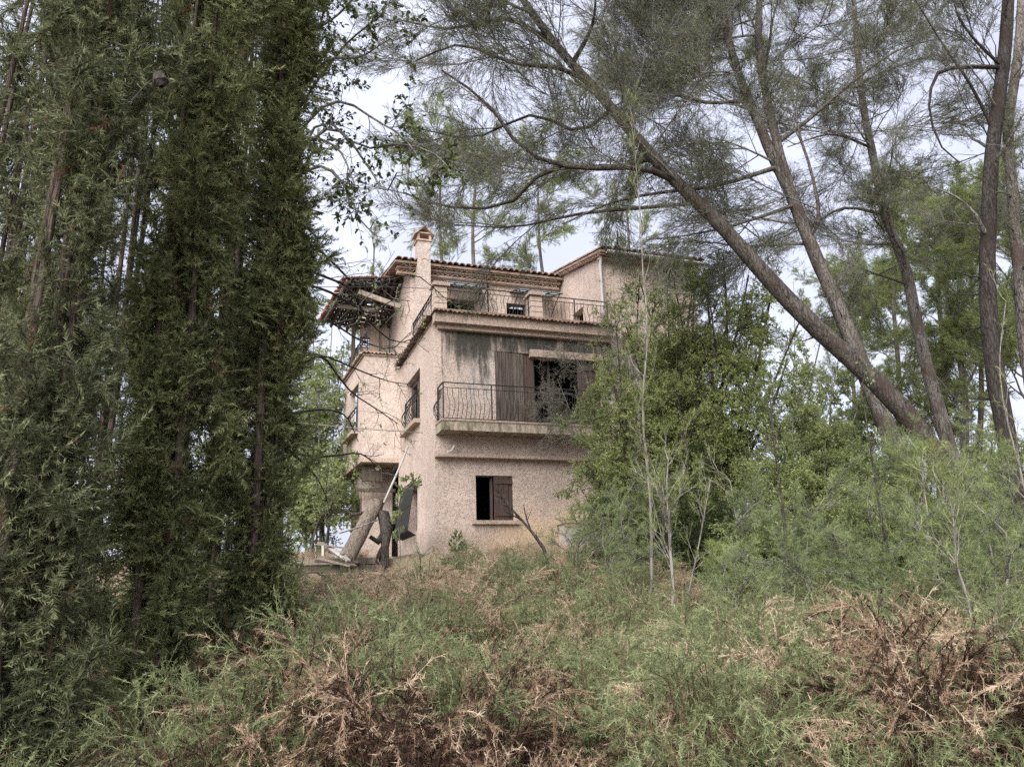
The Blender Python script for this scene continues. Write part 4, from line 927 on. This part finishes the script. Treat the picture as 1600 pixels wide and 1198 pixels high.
g = Geo(); g.tubes(Bp, np.linspace(.006, .003, 6)[None], 4); g.tubes(Tp, np.linspace(.003, .002, 4)[None], 3); tag(g.build('twigs', M['twig'], oak), kind='stuff')
keep = Tp[rs.random(len(Tp)) < .55]; p, d, t, idx = along(keep, 9, .2, 1, rs); dd = nrm(d * .5 + rs.standard_normal(d.shape) * .7 + [0, 0, -.25])
g = Geo(); g.lobed(p, dd, .062 * rs.uniform(.6, 1.3, len(p)), rs.random(len(p)), rs); tag(g.build('leaves', M['oak_leaf'], oak), kind='stuff')
# lower bare branches reaching across the bay and the porch
BL = [[(436, 600), (480, 565), (505, 556), (560, 578), (605, 595), (640, 600)], [(438, 560), (500, 555), (530, 590), (552, 615), (590, 640), (622, 662)], [(440, 480), (490, 500), (520, 505), (560, 530), (610, 545), (640, 520)], [(440, 440), (500, 450), (540, 470), (580, 490), (610, 470), (640, 470)],
      [(438, 400), (500, 430), (545, 450), (575, 500), (620, 535), (665, 520)], [(432, 700), (480, 712), (520, 712), (560, 708), (580, 720), (595, 740)], [(432, 690), (465, 715), (490, 740), (505, 765), (512, 785)], [(445, 380), (505, 395), (550, 440), (600, 440), (650, 430), (700, 470)], [(434, 650), (500, 640), (540, 650), (560, 690)]]
bL = np.stack([spline([at(x, y, 10 + 4.0 * i / (len(L_) - 1)) - oakb for i, (x, y) in enumerate(L_)], 12) for L_ in BL])
g = Geo(); g.tubes(bL, np.linspace(.024, .007, 12)[None], 6, lump=.05); g.build('bare_limbs', M['black_twig'], oak, True)
Bp, t = grow(bL, 9, .25, 1, .9, 45, (.1, 0, 0), (0, 0, .1), 6, .22, .4, rs); Tp, t = grow(Bp, 4, .1, 1, .4, 45, (0, 0, 0), (0, 0, 0), 4, .25, .3, rs)
g = Geo(); g.tubes(Bp, np.linspace(.0075, .0035, 6)[None], 4); g.tubes(Tp, np.linspace(.0035, .002, 4)[None], 3); tag(g.build('bare_twigs', M['twig'], oak), kind='stuff')
keep = Tp[(rs.random(len(Tp)) < .22) & (Tp[:, 0, 2] + oakb[2] > 3.4)]; p, d, t, idx = along(keep, 6, .2, 1, rs); dd = nrm(d * .5 + rs.standard_normal(d.shape) * .7)
g = Geo(); g.lobed(p, dd, .055 * rs.uniform(.6, 1.3, len(p)), .5 + .5 * rs.random(len(p)), rs); tag(g.build('lower_leaves', M['pale_leaf'], oak), kind='stuff')

# ---- cypresses
def cypress_mesh(seed, mat, bl, nf=60, nbk=34, L=.26, name='cypress_branch'):
    rs = np.random.default_rng(seed); g = Geo(); P = spline([(0, 0, 0), (.3, .03, -.02), (.62, -.03, .03), (.9, .04, -.02)], 8)[None]; g.tubes(P, np.linspace(.009, .003, 8)[None], 4)
    p, d, t, idx = along(P, nf, .0, 1, rs); ax_ = nrm(d * .5 + rs.standard_normal(d.shape) * .75); Ls = L * rs.uniform(.6, 1.25, nf)
    fr = np.stack([p, p + ax_ * (Ls * .5)[:, None], p + ax_ * Ls[:, None] + np.array([-.02, 0, 0])], 1); g.tubes(fr, np.array([[.003, .0022, .001]]), 3)
    q = np.tile(np.arange(nbk) / nbk, nf); i2 = np.repeat(np.arange(nf), nbk); pos = p[i2] + ax_[i2] * (q * Ls[i2])[:, None]
    side = nrm(np.cross(ax_[i2], rs.standard_normal(ax_.shape)[i2] + .35 * rs.standard_normal(pos.shape))); sg = np.where(np.tile(np.arange(nbk) % 2, nf) == 0, 1, -1)[:, None]
    dd = nrm(ax_[i2] * .8 + side * sg * .8 + .25 * rs.standard_normal(pos.shape)); tn = rs.random(nf) * .65; dead = rs.random(nf) > .985
    g.blades(pos, dd, bl[0] * (1.15 - .55 * q) * rs.uniform(.7, 1.25, len(q)), bl[1], np.where(dead[i2], 1.0, np.clip(tn[i2] + .27 * rs.random(len(q)), 0, .92)), mat=1, rs=rs)
    return g.mesh(name, [M['cypress_bark'], M[mat]])
CB = {'cypress': [cypress_mesh(700 + k, 'cypress', (.062, .0115)) for k in range(5)], 'juniper': [cypress_mesh(720 + k, 'juniper', (.058, .0095)) for k in range(5)]}

def cypress(label, x, Y, rad, h, n_cl, mat, seed, lean=(0, 0), y0=1080, group='cypresses screening the view', low=0.15):
    rs = np.random.default_rng(seed); b_ = at(x, y0, Y); b_[2] = float(ground_z(b_[0], b_[1])); o = thing('cypress_tree', label, 'tree', tuple(b_), 0, group)
    g = Geo()
    for k in range(5):
        a = rs.uniform(0, 6.28); r1 = rad * rs.uniform(.05, .2); r2 = rad * rs.uniform(.2, .5)
        P = spline([(math.cos(a) * r1, math.sin(a) * r1, -.1), (math.cos(a) * r1 * 1.6, math.sin(a) * r1 * 1.6, h * .2), (math.cos(a) * r2 + lean[0] * .5, math.sin(a) * r2 + lean[1] * .5, h * .6), (math.cos(a) * r2 * .7 + lean[0], math.sin(a) * r2 * .7 + lean[1], h)], 16)
        g.tubes(P, np.linspace(.055 if k == 0 else .03, .008, 16), 9, lump=.06)
    for k in range(2):   # bare dark stems that run up the side facing the clearing
        a = rs.uniform(-2.3, -.8); r1 = rad * rs.uniform(.6, .85)
        P = spline([(math.cos(a) * r1 * .4, math.sin(a) * r1 * .4, -.1), (math.cos(a) * r1 * .8, math.sin(a) * r1 * .8, h * .15), (math.cos(a) * r1, math.sin(a) * r1, h * .45), (math.cos(a) * r1 * .6, math.sin(a) * r1 * .6, h * .9)], 16); g.tubes(P, np.linspace(.045, .012, 16), 8, lump=.07)
    g.build('trunk', M['cypress_bark'], o, True)
    z = low + (h - low) * rs.random(n_cl) ** 1.08; a = rs.uniform(0, 6.28, n_cl); rr = rad * (0.12 + .9 * np.sqrt(rs.random(n_cl))) * (1 - .4 * (z / h) ** 2.2) * (0.8 + .2 * np.sin(z * 2.1 + a * 2))
    rr = rr * np.clip(.3 + z * .36, 0, 1)
    C = np.stack([np.cos(a) * rr + lean[0] * z / h, np.sin(a) * rr + lean[1] * z / h, z - .3], -1)
    D = nrm(np.stack([np.cos(a) * .15, np.sin(a) * .15, np.where(rs.random(n_cl) < .7, .95, -.9)], -1) + rs.standard_normal((n_cl, 3)) * .19)
    place('branch', CB[mat], o, C, D, rs.uniform(.6, 1.15, n_cl), rs); return o
cypress('dark central cypress with black trunks showing through its curtain', 236, 6.6, .36, 8.5, 210, 'cypress', 71, low=.55)
cypress('slimmer cypress standing nearest the house with a fresh green edge', 390, 7.6, .27, 9.0, 190, 'cypress', 72, lean=(.04, 0), low=.6)
cypress('bluish feathery cypress at the very edge of the clump', 34, 5.2, .36, 7.0, 130, 'juniper', 73)
cypress('thin dark cypress in the gap behind the two green columns', 318, 9.0, .2, 9.5, 45, 'cypress', 74, low=1.5)
cypress('sparse cypress far behind the bluish one', 110, 8.5, .5, 9, 60, 'juniper', 75)
cypress('big cypress overhanging the outer edge of the clump', -70, 6.0, .5, 8, 130, 'juniper', 76)
cn = thing('pine_cone', 'single dark cone hanging from a twig in the cypress clump', 'cone', tuple(at(247, 127, 4.7)))
g = Geo(); g.tubes([(-.03, 0, .07), (0, 0, .04), (.02, 0, -.01), (.03, 0, -.045)], [.008, .045, .05, .016], 9, lump=.1); g.build('scales', M['black_twig'], cn)
g = Geo(); g.tubes([(0, 0, .055), (-.08, .02, .0), (-.2, .05, -.12)], [.006, .006, .007], 5); g.build('twig', M['black_twig'], cn)

# ---- feathery undergrowth
def feather(seed, mode, n_sh=34, h=1.0, wd=.6):
    """mode: 'green', 'dead', 'mixed', 'straw'"""
    rs = np.random.default_rng(seed); g = Geo()
    a = rs.uniform(0, 6.28, n_sh); r1 = wd * np.sqrt(rs.random(n_sh)); hh = h * (1.05 - .45 * (r1 / wd)) * rs.uniform(.65, 1.15, n_sh)
    b_ = np.stack([np.cos(a) * r1 * .3, np.sin(a) * r1 * .3, np.zeros(n_sh)], -1); tip = np.stack([np.cos(a) * r1, np.sin(a) * r1, hh], -1) + .08 * rs.standard_normal((n_sh, 3))
    drp = np.stack([np.cos(a), np.sin(a), -.5 * np.ones(n_sh)], -1) * (.16 * h * rs.random(n_sh))[:, None]
    P = np.stack([b_, b_ * .6 + tip * .4 + [0, 0, .06], b_ * .2 + tip * .8 + [0, 0, .08], tip + drp * .5, tip + drp * 1.6], 1)
    g.tubes(P, np.array([[.005, .0045, .0035, .0025, .0015]]), 3, tint=.3)
    kind = rs.random(n_sh)
    Sp, t = grow(P, 15, .15, 1.0, .30, 42, (0, 0, .1), (0, 0, -.3), 5, .1, .5, rs); si = np.repeat(np.arange(n_sh), 15)
    hz = Sp[:, 1, 2] / h
    if mode == 'green': tt = np.where(rs.random(len(Sp)) < np.clip(.55 - 1.1 * hz, 0.02, .7), rs.uniform(.05, .35, len(Sp)), rs.uniform(.62, 1.0, len(Sp)))
    elif mode == 'dead': tt = np.where(rs.random(len(Sp)) < np.clip(1.35 - 1.1 * hz, .45, 1), rs.uniform(0, .24, len(Sp)), rs.uniform(.3, .55, len(Sp)))
    elif mode == 'straw': tt = np.where(kind[si] < .8, rs.uniform(.42, .56, len(Sp)), rs.uniform(.6, .95, len(Sp)))
    else: tt = np.where(rs.random(len(Sp)) < np.clip(1.0 - 1.25 * hz, .0, 1), rs.uniform(0, .3, len(Sp)), np.where(kind[si] < .4, rs.uniform(.36, .54, len(Sp)), rs.uniform(.6, .95, len(Sp))))
    g.tubes(Sp, np.array([[.0022, .002, .0018, .0014, .001]]), 3, tint=np.clip(tt - .02, 0, 1).astype(np.float32))
    p, d, t, idx = along(Sp, 34, .05, 1.0, rs); dd = nrm(d + .75 * rs.standard_normal(d.shape))
    g.blades(p, dd, .034 * rs.uniform(.6, 1.2, len(p)), .0046, np.clip(tt[idx] + rs.normal(0, .02, len(p)), 0, 1), rs=rs)
    return g.mesh('feathery_' + mode, M['feather'])
FM = {m: [feather(100 + 10 * i + k, m) for k in range(3)] for i, m in enumerate(('green', 'dead', 'mixed', 'straw'))}
def shrub_obj(label, x, Y, mode, k, sc, rz, group=None, name='feathery_shrub', sq=1.0):
    p = at(x, 1000, Y); z = float(ground_z(p[0], p[1])); o = link(name, FM[mode][k], None, (p[0], p[1], z - .05)); sc *= .8; o.scale = (sc * 1.15, sc * 1.15, sc); o.rotation_euler = (0, 0, rz)
    return tag(o, label, 'shrub', group)
GR = 'feathery shrubs in front of the slope'
for a in [('big rust brown feathery shrub below the house corner', 640, 5.2, 'dead', 0, 1.05, .3), ('rust brown shrub with pale tips beside the big one', 520, 5.6, 'dead', 1, .95, 1.3), ('brown shrub with arching straw tips below the ground window', 760, 5.6, 'dead', 2, .95, 2.2),
          ('low dark brown shrub at the bottom edge beside the paving stones', 860, 4.4, 'dead', 0, .65, 4.0), ('fresh green feathery tuft in front of the rust brown shrubs', 620, 4.4, 'green', 0, .55, 1.1), ('bluish green shrub at the bottom edge below the brown ones', 700, 3.9, 'green', 2, .5, 2.0),
          ('green feathery shrub spreading below the bent sapling', 960, 6.4, 'green', 1, 1.0, .5), ('tall green feathery shrub in the middle of the slope', 1100, 6.0, 'green', 2, 1.0, .9), ('brown hearted shrub with a thin bare stem in it', 1170, 4.9, 'dead', 1, .9, 2.8),
          ('bright green low shrub beside the brown hearted one', 1270, 4.4, 'green', 0, .7, 3.0), ('green shrub with tan tips below the light leafed bush', 1330, 5.6, 'mixed', 0, 1.0, 3.4), ('rust brown shrub under the forked bare sapling', 1450, 4.6, 'dead', 2, .95, 4.4),
          ('tan tipped shrub at the edge of the slope under the dark pine', 1560, 4.8, 'mixed', 1, 1.05, 5.0), ('green shrub rising beyond the tan tipped one', 1540, 6.4, 'green', 2, 1.15, 5.6), ('grass green shrub at the foot of the slim cypress', 370, 5.2, 'green', 1, .75, .2),
          ('tan and green shrub between cypress foot and brown shrubs', 450, 6.2, 'mixed', 2, .95, .8), ('tall tan seed headed shrub below the house corner', 660, 9.6, 'straw', 1, 1.3, 1.1), ('wide tan seed headed shrub below the ground window', 760, 9.4, 'straw', 2, 1.2, 2.7), ('tan shrub nearest the retaining wall and steps', 590, 9.8, 'straw', 0, 1.05, 4.1), ('straw coloured shrub at the foot of the dark cypress', 300, 4.6, 'straw', 0, .6, 1.9)]:
    shrub_obj(*a, group=GR)

# the rest of the undergrowth: one uncounted mass of the same plants
src = bpy.data.collections.new('undergrowth_plants')
order = [(m, k) for m in ('green', 'dead', 'mixed', 'straw') for k in range(3)]
def scatter(name, meshes, pts, rot, scl, idx, kind='stuff'):
    col_ = bpy.data.collections.new(name + '_plants')
    for i, me in enumerate(meshes):
        o = bpy.data.objects.new('%s_%s' % (chr(97 + i), me.name), me); col_.objects.link(o)
    me = bpy.data.meshes.new(name); me.from_pydata([tuple(p) for p in pts], [], [])
    for n_, ty, data in (('rot', 'FLOAT_VECTOR', rot), ('scl', 'FLOAT', scl), ('idx', 'INT', idx)):
        a = me.attributes.new(n_, ty, 'POINT'); a.data.foreach_set('vector' if ty == 'FLOAT_VECTOR' else 'value', np.asarray(data, np.int32 if ty == 'INT' else np.float32).ravel())
    ob = link(name, me); ng = bpy.data.node_groups.new(name, 'GeometryNodeTree')
    ng.interface.new_socket('Geometry', in_out='INPUT', socket_type='NodeSocketGeometry'); ng.interface.new_socket('Geometry', in_out='OUTPUT', socket_type='NodeSocketGeometry')
    gi = ng.nodes.new('NodeGroupInput'); go = ng.nodes.new('NodeGroupOutput'); ip = ng.nodes.new('GeometryNodeInstanceOnPoints'); ci = ng.nodes.new('GeometryNodeCollectionInfo')
    ci.inputs['Collection'].default_value = col_; ci.inputs['Separate Children'].default_value = True; ci.inputs['Reset Children'].default_value = True; ip.inputs['Pick Instance'].default_value = True
    def na(n_, ty):
        x = ng.nodes.new('GeometryNodeInputNamedAttribute'); x.data_type = ty; x.inputs['Name'].default_value = n_; return x.outputs['Attribute']
    L = ng.links.new; L(gi.outputs[0], ip.inputs['Points']); L(ci.outputs[0], ip.inputs['Instance']); L(na('idx', 'INT'), ip.inputs['Instance Index']); L(na('rot', 'FLOAT_VECTOR'), ip.inputs['Rotation']); L(na('scl', 'FLOAT'), ip.inputs['Scale']); L(ip.outputs[0], go.inputs[0])
    md = ob.modifiers.new('scatter', 'NODES'); md.node_group = ng
    return tag(ob, kind=kind)
rs = np.random.default_rng(200)
P_, I_, S_ = [], [], []
def near_house(x, y):
    q = np.array([x, y, 0]) - HO; u_, v_ = q @ HU, q @ HV; return u_ > -1.4 and u_ < 9 and v_ > -0.9
BROWN = [(-.75, 5.2, 1.2, 1.3), (.0, 4.6, .7, .8), (1.5, 4.7, .4, .9), (2.4, 5.6, .7, .7), (2.9, 4.6, .7, .9), (.4, 6.4, .4, .5)]
tries = 0
while len(P_) < 620 and tries < 20000:
    tries += 1
    y = 3.6 + 15.0 * rs.random() ** 1.25; x = rs.uniform(-1, 1) * (y * .78 + .6)
    if near_house(x, y): continue
    xp = 800 + 1210 * x / (y * math.cos(PITCH) + 1e-6)
    if xp < 500 and y < 9.5 and rs.random() < .75: continue       # kept thinner under the cypresses
    if -3.6 < x < -.7 and y > 13.2 and rs.random() < .72: continue   # the stone wall and steps stay clear
    brown = max(math.exp(-(((x - cx) / rx) ** 2 + ((y - cy) / ry) ** 2)) for cx, cy, rx, ry in BROWN); far = float(smooth((y - 8.0) / 3.0)); mid = 430 < xp < 900
    if rs.random() < brown * .95: w_ = (.1, .68, .22, 0)
    elif mid: w_ = (.5 - .3 * far, .06, .34 - .1 * far, .08 + .5 * far)
    else: w_ = (.68, .03, .2, .09)
    if 540 < xp < 890 and 9.2 < y < 15.5: w_ = (.24, .04, .12, .6)
    c = np.cumsum(np.array(w_) / sum(w_)); m_i = min(int(np.searchsorted(c, rs.random())), 3)
    hs = .85 - .02 * max(y - 5, 0)
    if brown > .4: hs *= 1.22
    if mid: hs *= (1.08 if y < 8 else 1.0 if y < 12 else .72); far = max(far, .6) if y > 10 else far
    else: hs *= 1.12 - .36 * float(smooth((y - 7) / 6))
    if mid and y > 15.5: hs *= .5
    if xp < 600 and y > 12: hs *= .5
    if y > 9 and not mid and rs.random() < (.7 if 940 < xp < 1260 else .35): continue
    I_.append(m_i * 3 + rs.integers(3)); S_.append(max(.18, rs.uniform(.55, 1.12) * hs * (.7 if y < 4.8 else 1))); P_.append((x, y, float(ground_z(x, y)) - .05))
scatter('undergrowth', [FM[m][k] for m, k in order], P_, np.stack([rs.normal(0, .1, len(P_)), rs.normal(0, .1, len(P_)), rs.uniform(0, 6.28, len(P_))], -1), S_, I_)

# dry grass tufts
def tuft(seed):
    rs = np.random.default_rng(seed); g = Geo(); n = 110; a = rs.uniform(0, 6.28, n); r = .14 * np.sqrt(rs.random(n)); h = rs.uniform(.15, .5, n); o_ = rs.uniform(.05, .3, n)
    b_ = np.stack([np.cos(a) * r, np.sin(a) * r, 0 * a], -1); m_ = b_ + np.stack([np.cos(a) * o_ * .35, np.sin(a) * o_ * .35, h * .65], -1); t_ = b_ + np.stack([np.cos(a) * o_, np.sin(a) * o_, h], -1) + .03 * rs.standard_normal((n, 3))
    g.tubes(np.stack([b_, m_, t_], 1), np.array([[.0028, .0022, .0008]]), 3, tint=rs.random(n).astype(np.float32))
    k = rs.integers(0, n, 160); p = m_[k] + (t_[k] - m_[k]) * rs.random((160, 1)); g.blades(p, nrm(rs.standard_normal((160, 3)) + [0, 0, .6]), .05, .006, rs.random(160), rs=rs)
    return g.mesh('straw_tuft', M['straw'])
tm = [tuft(300 + k) for k in range(3)]
P_ = []; 
while len(P_) < 900:
    y = 4 + 15 * rs.random() ** .6; x = rs.uniform(-1, 1) * (y * .7)
    xp = 800 + 1210 * x / (y * math.cos(PITCH)); 
    if -3.7 < x < -1.3 and y > 14.5 and rs.random() < .6: continue
    if near_house(x, y) or rs.random() > (.95 if (430 < xp < 900 and y > 8) else .25): continue
    P_.append((x, y, float(ground_z(x, y)) - .02))
n = len(P_); scatter('dry_grass', tm, P_, np.stack([rs.normal(0, .12, n), rs.normal(0, .12, n), rs.uniform(0, 6.28, n)], -1), rs.uniform(.6, 1.4, n) * (1 - .55 * smooth((np.array(P_)[:, 1] - 8) / 6)), rs.integers(0, 3, n))
# fallen leaves and needles under the cypresses
n = 9000; y = rs.uniform(3.5, 13, n); x = -y * rs.uniform(.2, .75, n); z = ground_z(x, y) + .015 + .03 * rs.random(n)
g = Geo(); g.leaves(np.stack([x, y, z], -1), nrm(np.stack([rs.standard_normal(n), rs.standard_normal(n), .25 * rs.standard_normal(n)], -1)), .07 * rs.uniform(.5, 1.2, n), .03, rs.random(n), rs=rs)
tag(g.build('leaf_litter', M['straw']), kind='stuff')

# ---- saplings and single stems
def sapling(name, label, pts, Y, r_, mat, nb=8, Lb=.6, seed=0, leaves=0, lmat='needle_green', leaf=(.05, .006), group='thin bare saplings', nt=4, t0=.35, cat='sapling', bias=(0, 0, .25), blades=True):
    rs = np.random.default_rng(seed); P0 = [at(p[0], p[1], p[2] if len(p) > 2 else Y) for p in pts]
    gz = float(ground_z(P0[0][0], P0[0][1]))
    if P0[0][2] > gz: P0 = [np.array([P0[0][0] + .02, P0[0][1], gz - .05])] + P0
    b_ = P0[0]; o = thing(name, label, cat, tuple(b_), 0, group)
    S = spline([p - b_ for p in P0], 18); g = Geo(); g.tubes(S, np.linspace(r_, r_ * .25, 18), 6, lump=.06); g.build('stem', M[mat], o, True)
    Bp, t = grow(S[None], nb, t0, 1, Lb, 42, bias, (0, 0, .3), 7, .14, .4, rs); g = Geo(); g.tubes(Bp, np.linspace(r_ * .32, r_ * .12, 7)[None], 4)
    if nt:
        Tp, t = grow(Bp, nt, .25, 1, Lb * .45, 42, (0, 0, .1), (0, 0, .15), 4, .16, .3, rs); g.tubes(Tp, np.linspace(r_ * .14, r_ * .07, 4)[None], 3)
    tag(g.build('twigs', M[mat], o), kind='stuff')
    if leaves and nt:
        p, d, t, idx = along(Tp, leaves, .3, 1, rs); dd = nrm(d * 1.1 + .55 * rs.standard_normal(d.shape)); g = Geo()
        (g.blades if blades else g.leaves)(p, dd, leaf[0] * rs.uniform(.6, 1.2, len(p)), leaf[1], rs.random(len(p)), rs=rs); tag(g.build('needles' if blades else 'leaves', M[lmat], o), kind='stuff')
    return o
sapling('burnt_sapling', 'charred curved sapling bending across the ground floor window', [(905, 1010), (880, 960), (858, 905), (853, 865), (838, 840), (815, 812), (790, 785), (778, 772)], 10.5, .042, 'black_twig', 7, .45, 401, nt=2, t0=.3, group=None)
sapling('burnt_sapling', 'leaning charred stem low beside the curved sapling', [(915, 1010), (890, 970), (870, 930), (850, 905)], 10.2, .025, 'black_twig', 6, .4, 402, nt=2, t0=.3, group=None)
sapling('pine_sapling', 'tallest pale sapling with green needle tufts against the sky', [(1018, 1010), (1018, 900), (1016, 780), (1004, 640), (1012, 520), (1005, 430), (1000, 330), (992, 240), (985, 170)], 10.5, .024, 'pale_twig', 20, .9, 403, 26, nt=5, leaf=(.10, .006), t0=.3)
sapling('pine_sapling', 'pale sapling forked low beside the tallest one', [(1048, 1010), (1052, 930), (1046, 840), (1042, 760), (1046, 700)], 9.8, .028, 'pale_twig', 14, .8, 404, 26, nt=5, leaf=(.10, .006))
sapling('pine_sapling', 'thin pale sapling leaning towards the dark shrub', [(1062, 1000), (1075, 930), (1090, 860), (1102, 795), (1110, 750)], 10, .018, 'pale_twig', 11, .6, 405, 22, nt=4, leaf=(.09, .005))
sapling('pine_sapling', 'small pine sapling with drooping fresh needles under the shrub', [(1113, 990), (1112, 950), (1115, 915), (1116, 880)], 9.2, .015, 'pale_twig', 12, .45, 406, 40, nt=4, leaf=(.10, .005), t0=.45)
sapling('pine_sapling', 'pale twisted sapling in front of the broad leafy bush', [(1160, 900), (1165, 850), (1148, 800), (1140, 750), (1120, 735)], 11, .02, 'pale_twig', 9, .6, 407, 14, nt=4, leaf=(.09, .005))
sapling('dark_sapling', 'straight dark stem in front of the broad leafy bush', [(1232, 960), (1230, 880), (1222, 780), (1210, 700), (1203, 620)], 9.5, .022, 'black_twig', 9, .5, 408, 8, 'leaf', (.04, .02), nt=4, blades=False)
sapling('dark_sapling', 'slanting dark stem below the leaning pine', [(1405, 990), (1395, 900), (1375, 800), (1360, 700), (1345, 600)], 9.0, .02, 'black_twig', 9, .5, 409, 8, 'leaf', (.04, .02), nt=4, blades=False)
sapling('pine_sapling', 'pale zigzag sapling with fresh needles below the dark pine', [(1528, 1100), (1525, 1010), (1510, 930), (1495, 880), (1488, 800), (1470, 740)], 6.5, .018, 'pale_twig', 14, .6, 410, 24, nt=4, leaf=(.09, .0045))
sapling('bare_sapling', 'forked bare grey sapling standing in the rust brown shrub', [(1540, 1190), (1572, 1120), (1576, 1060), (1574, 1010), (1555, 985)], 4.9, .011, 'pale_twig', 6, .4, 411, 8, nt=2, leaf=(.06, .003))
sapling('bare_sapling', 'thin bare stem standing in the brown hearted shrub', [(1195, 1198), (1188, 1130), (1178, 1070), (1170, 1010)], 4.9, .008, 'pale_twig', 5, .3, 412, 0, nt=1, t0=.2)
sapling('bare_sapling', 'pale leaning stem crossing the edge of the slope', [(1600, 760), (1570, 640), (1562, 560), (1572, 470)], 8.5, .016, 'pale_twig', 10, .6, 413, 8, nt=4, leaf=(.09, .005))
sapling('dark_sapling', 'thin dark stem with twigs before the dense evergreen bush', [(945, 1000), (935, 920), (925, 850), (918, 780)], 11.5, .02, 'black_twig', 9, .5, 414, 10, 'leaf', (.04, .018), nt=4, blades=False)
sapling('pine_sapling', 'young needle tufted pine growing against the leaning trunk', [(1450, 980), (1445, 900), (1450, 820), (1440, 730)], 9.5, .02, 'pale_twig', 18, .7, 415, 36, nt=5, leaf=(.11, .006), t0=.2)
sapling('weed', 'small bright green weed in the straw below the house corner', [(714, 905), (714, 880), (712, 860), (714, 836)], 15.5, .012, 'twig', 14, .35, 416, 14, 'leaf', (.07, .03), None, 3, .15, 'weed', blades=False)
sapling('climbing_vine', 'yellow green creeper climbing beside the basement grille', [(625, 850), (622, 810), (628, 785), (636, 762)], 17.6, .014, 'twig', 14, .5, 417, 12, 'pale_leaf', (.08, .045), None, 4, .2, 'creeper', blades=False)

# young feathery pines all over the slope beside the house
rs = np.random.default_rng(800)
TUFT = [bough_mesh(540 + k, 'young_needle', 1.0, 9, 5, 0, 22, .11, .0062, .003, 'young_bough', .3) for k in range(4)]
def young_pine(label, x, Y, h, seed, group='young pines on the slope'):
    r_ = np.random.default_rng(seed); p = at(x, 900, Y); z = float(ground_z(p[0], p[1])); o = thing('young_pine', label, 'tree', (p[0], p[1], z - .05), r_.uniform(0, 6.28), group)
    S = spline([(0, 0, 0), (r_.normal(0, .08), r_.normal(0, .08), h * .4), (r_.normal(0, .14), r_.normal(0, .14), h * .75), (r_.normal(0, .2), r_.normal(0, .2), h)], 10)[None]
    g = Geo(); g.tubes(S, np.linspace(.016, .005, 10)[None], 5, lump=.05); g.build('trunk', M['pale_twig'], o, True)
    q, d, t, i = along(S, int(10 + h * 5), .15, 1, r_); dd = nrm(d * .7 + .8 * r_.standard_normal(d.shape) + [0, 0, .2]); place('bough', TUFT, o, q, dd, (.75 - .35 * t) * r_.uniform(.6, 1.2, len(q)), r_)
YP = [(905, 11.5, .9, 'short young pine tuft beside the metal cabinet'), (950, 10.5, 1.2, 'young pine just right of the charred saplings'), (985, 12, 1.7, 'young pine close beside the tallest pale sapling'), (1040, 12.5, 2.0, 'young pine in the dark gap behind the forked pale sapling'),
 (1150, 8.6, .9, 'young pine before the low rounded bush'), (1200, 10.5, 1.6, 'young pine touching the broad leafy bush'), (1250, 8.2, 1.1, 'low bright young pine beside the straight dark stem'), (1290, 10, 1.8, 'tall young pine below the broad leafy bush'),
 (1340, 8.6, 1.3, 'young pine between the straight and the slanting dark stems'), (1380, 10.6, 2.1, 'tall young pine under the leaning pine trunk'), (1420, 8.2, 1.5, 'young pine in front of the light leafed bush'), (1460, 10, 2.2, 'tallest young pine at the foot of the leaning trunk'), (1495, 8, 1.6, 'young pine behind the pale zigzag sapling'),
 (1540, 9.4, 2.1, 'tall young pine below the dark pine trunk'), (1585, 7.6, 1.7, 'near young pine at the outer edge of the slope'), (1620, 9.6, 2.4, 'highest young pine at the outer edge of the slope'), (455, 11, .8, 'young pine half behind the slim cypress')]
for k, (x, Y, h, lb) in enumerate(YP): young_pine(lb, x, Y, h, 820 + k)

# paving stones showing at the bottom edge
for i, (x, y, Y, sx) in enumerate([(790, 1180, 4.4, 1.3), (815, 1192, 4.2, 1.5), (775, 1196, 4.15, 1.2)]):
    p = at(x, y, Y); o = link('flat_stone', rocks[i], None, (p[0], p[1], float(ground_z(p[0], p[1])) + .12)); o.scale = (sx * .8, sx * .6, .5)
    tag(o, ['flattest pale stone under the brown shrubs', 'largest pale flat stone at the bottom of the slope', 'smallest pale stone half under the brown shrubs'][i], 'stone', 'flat stones on the slope')
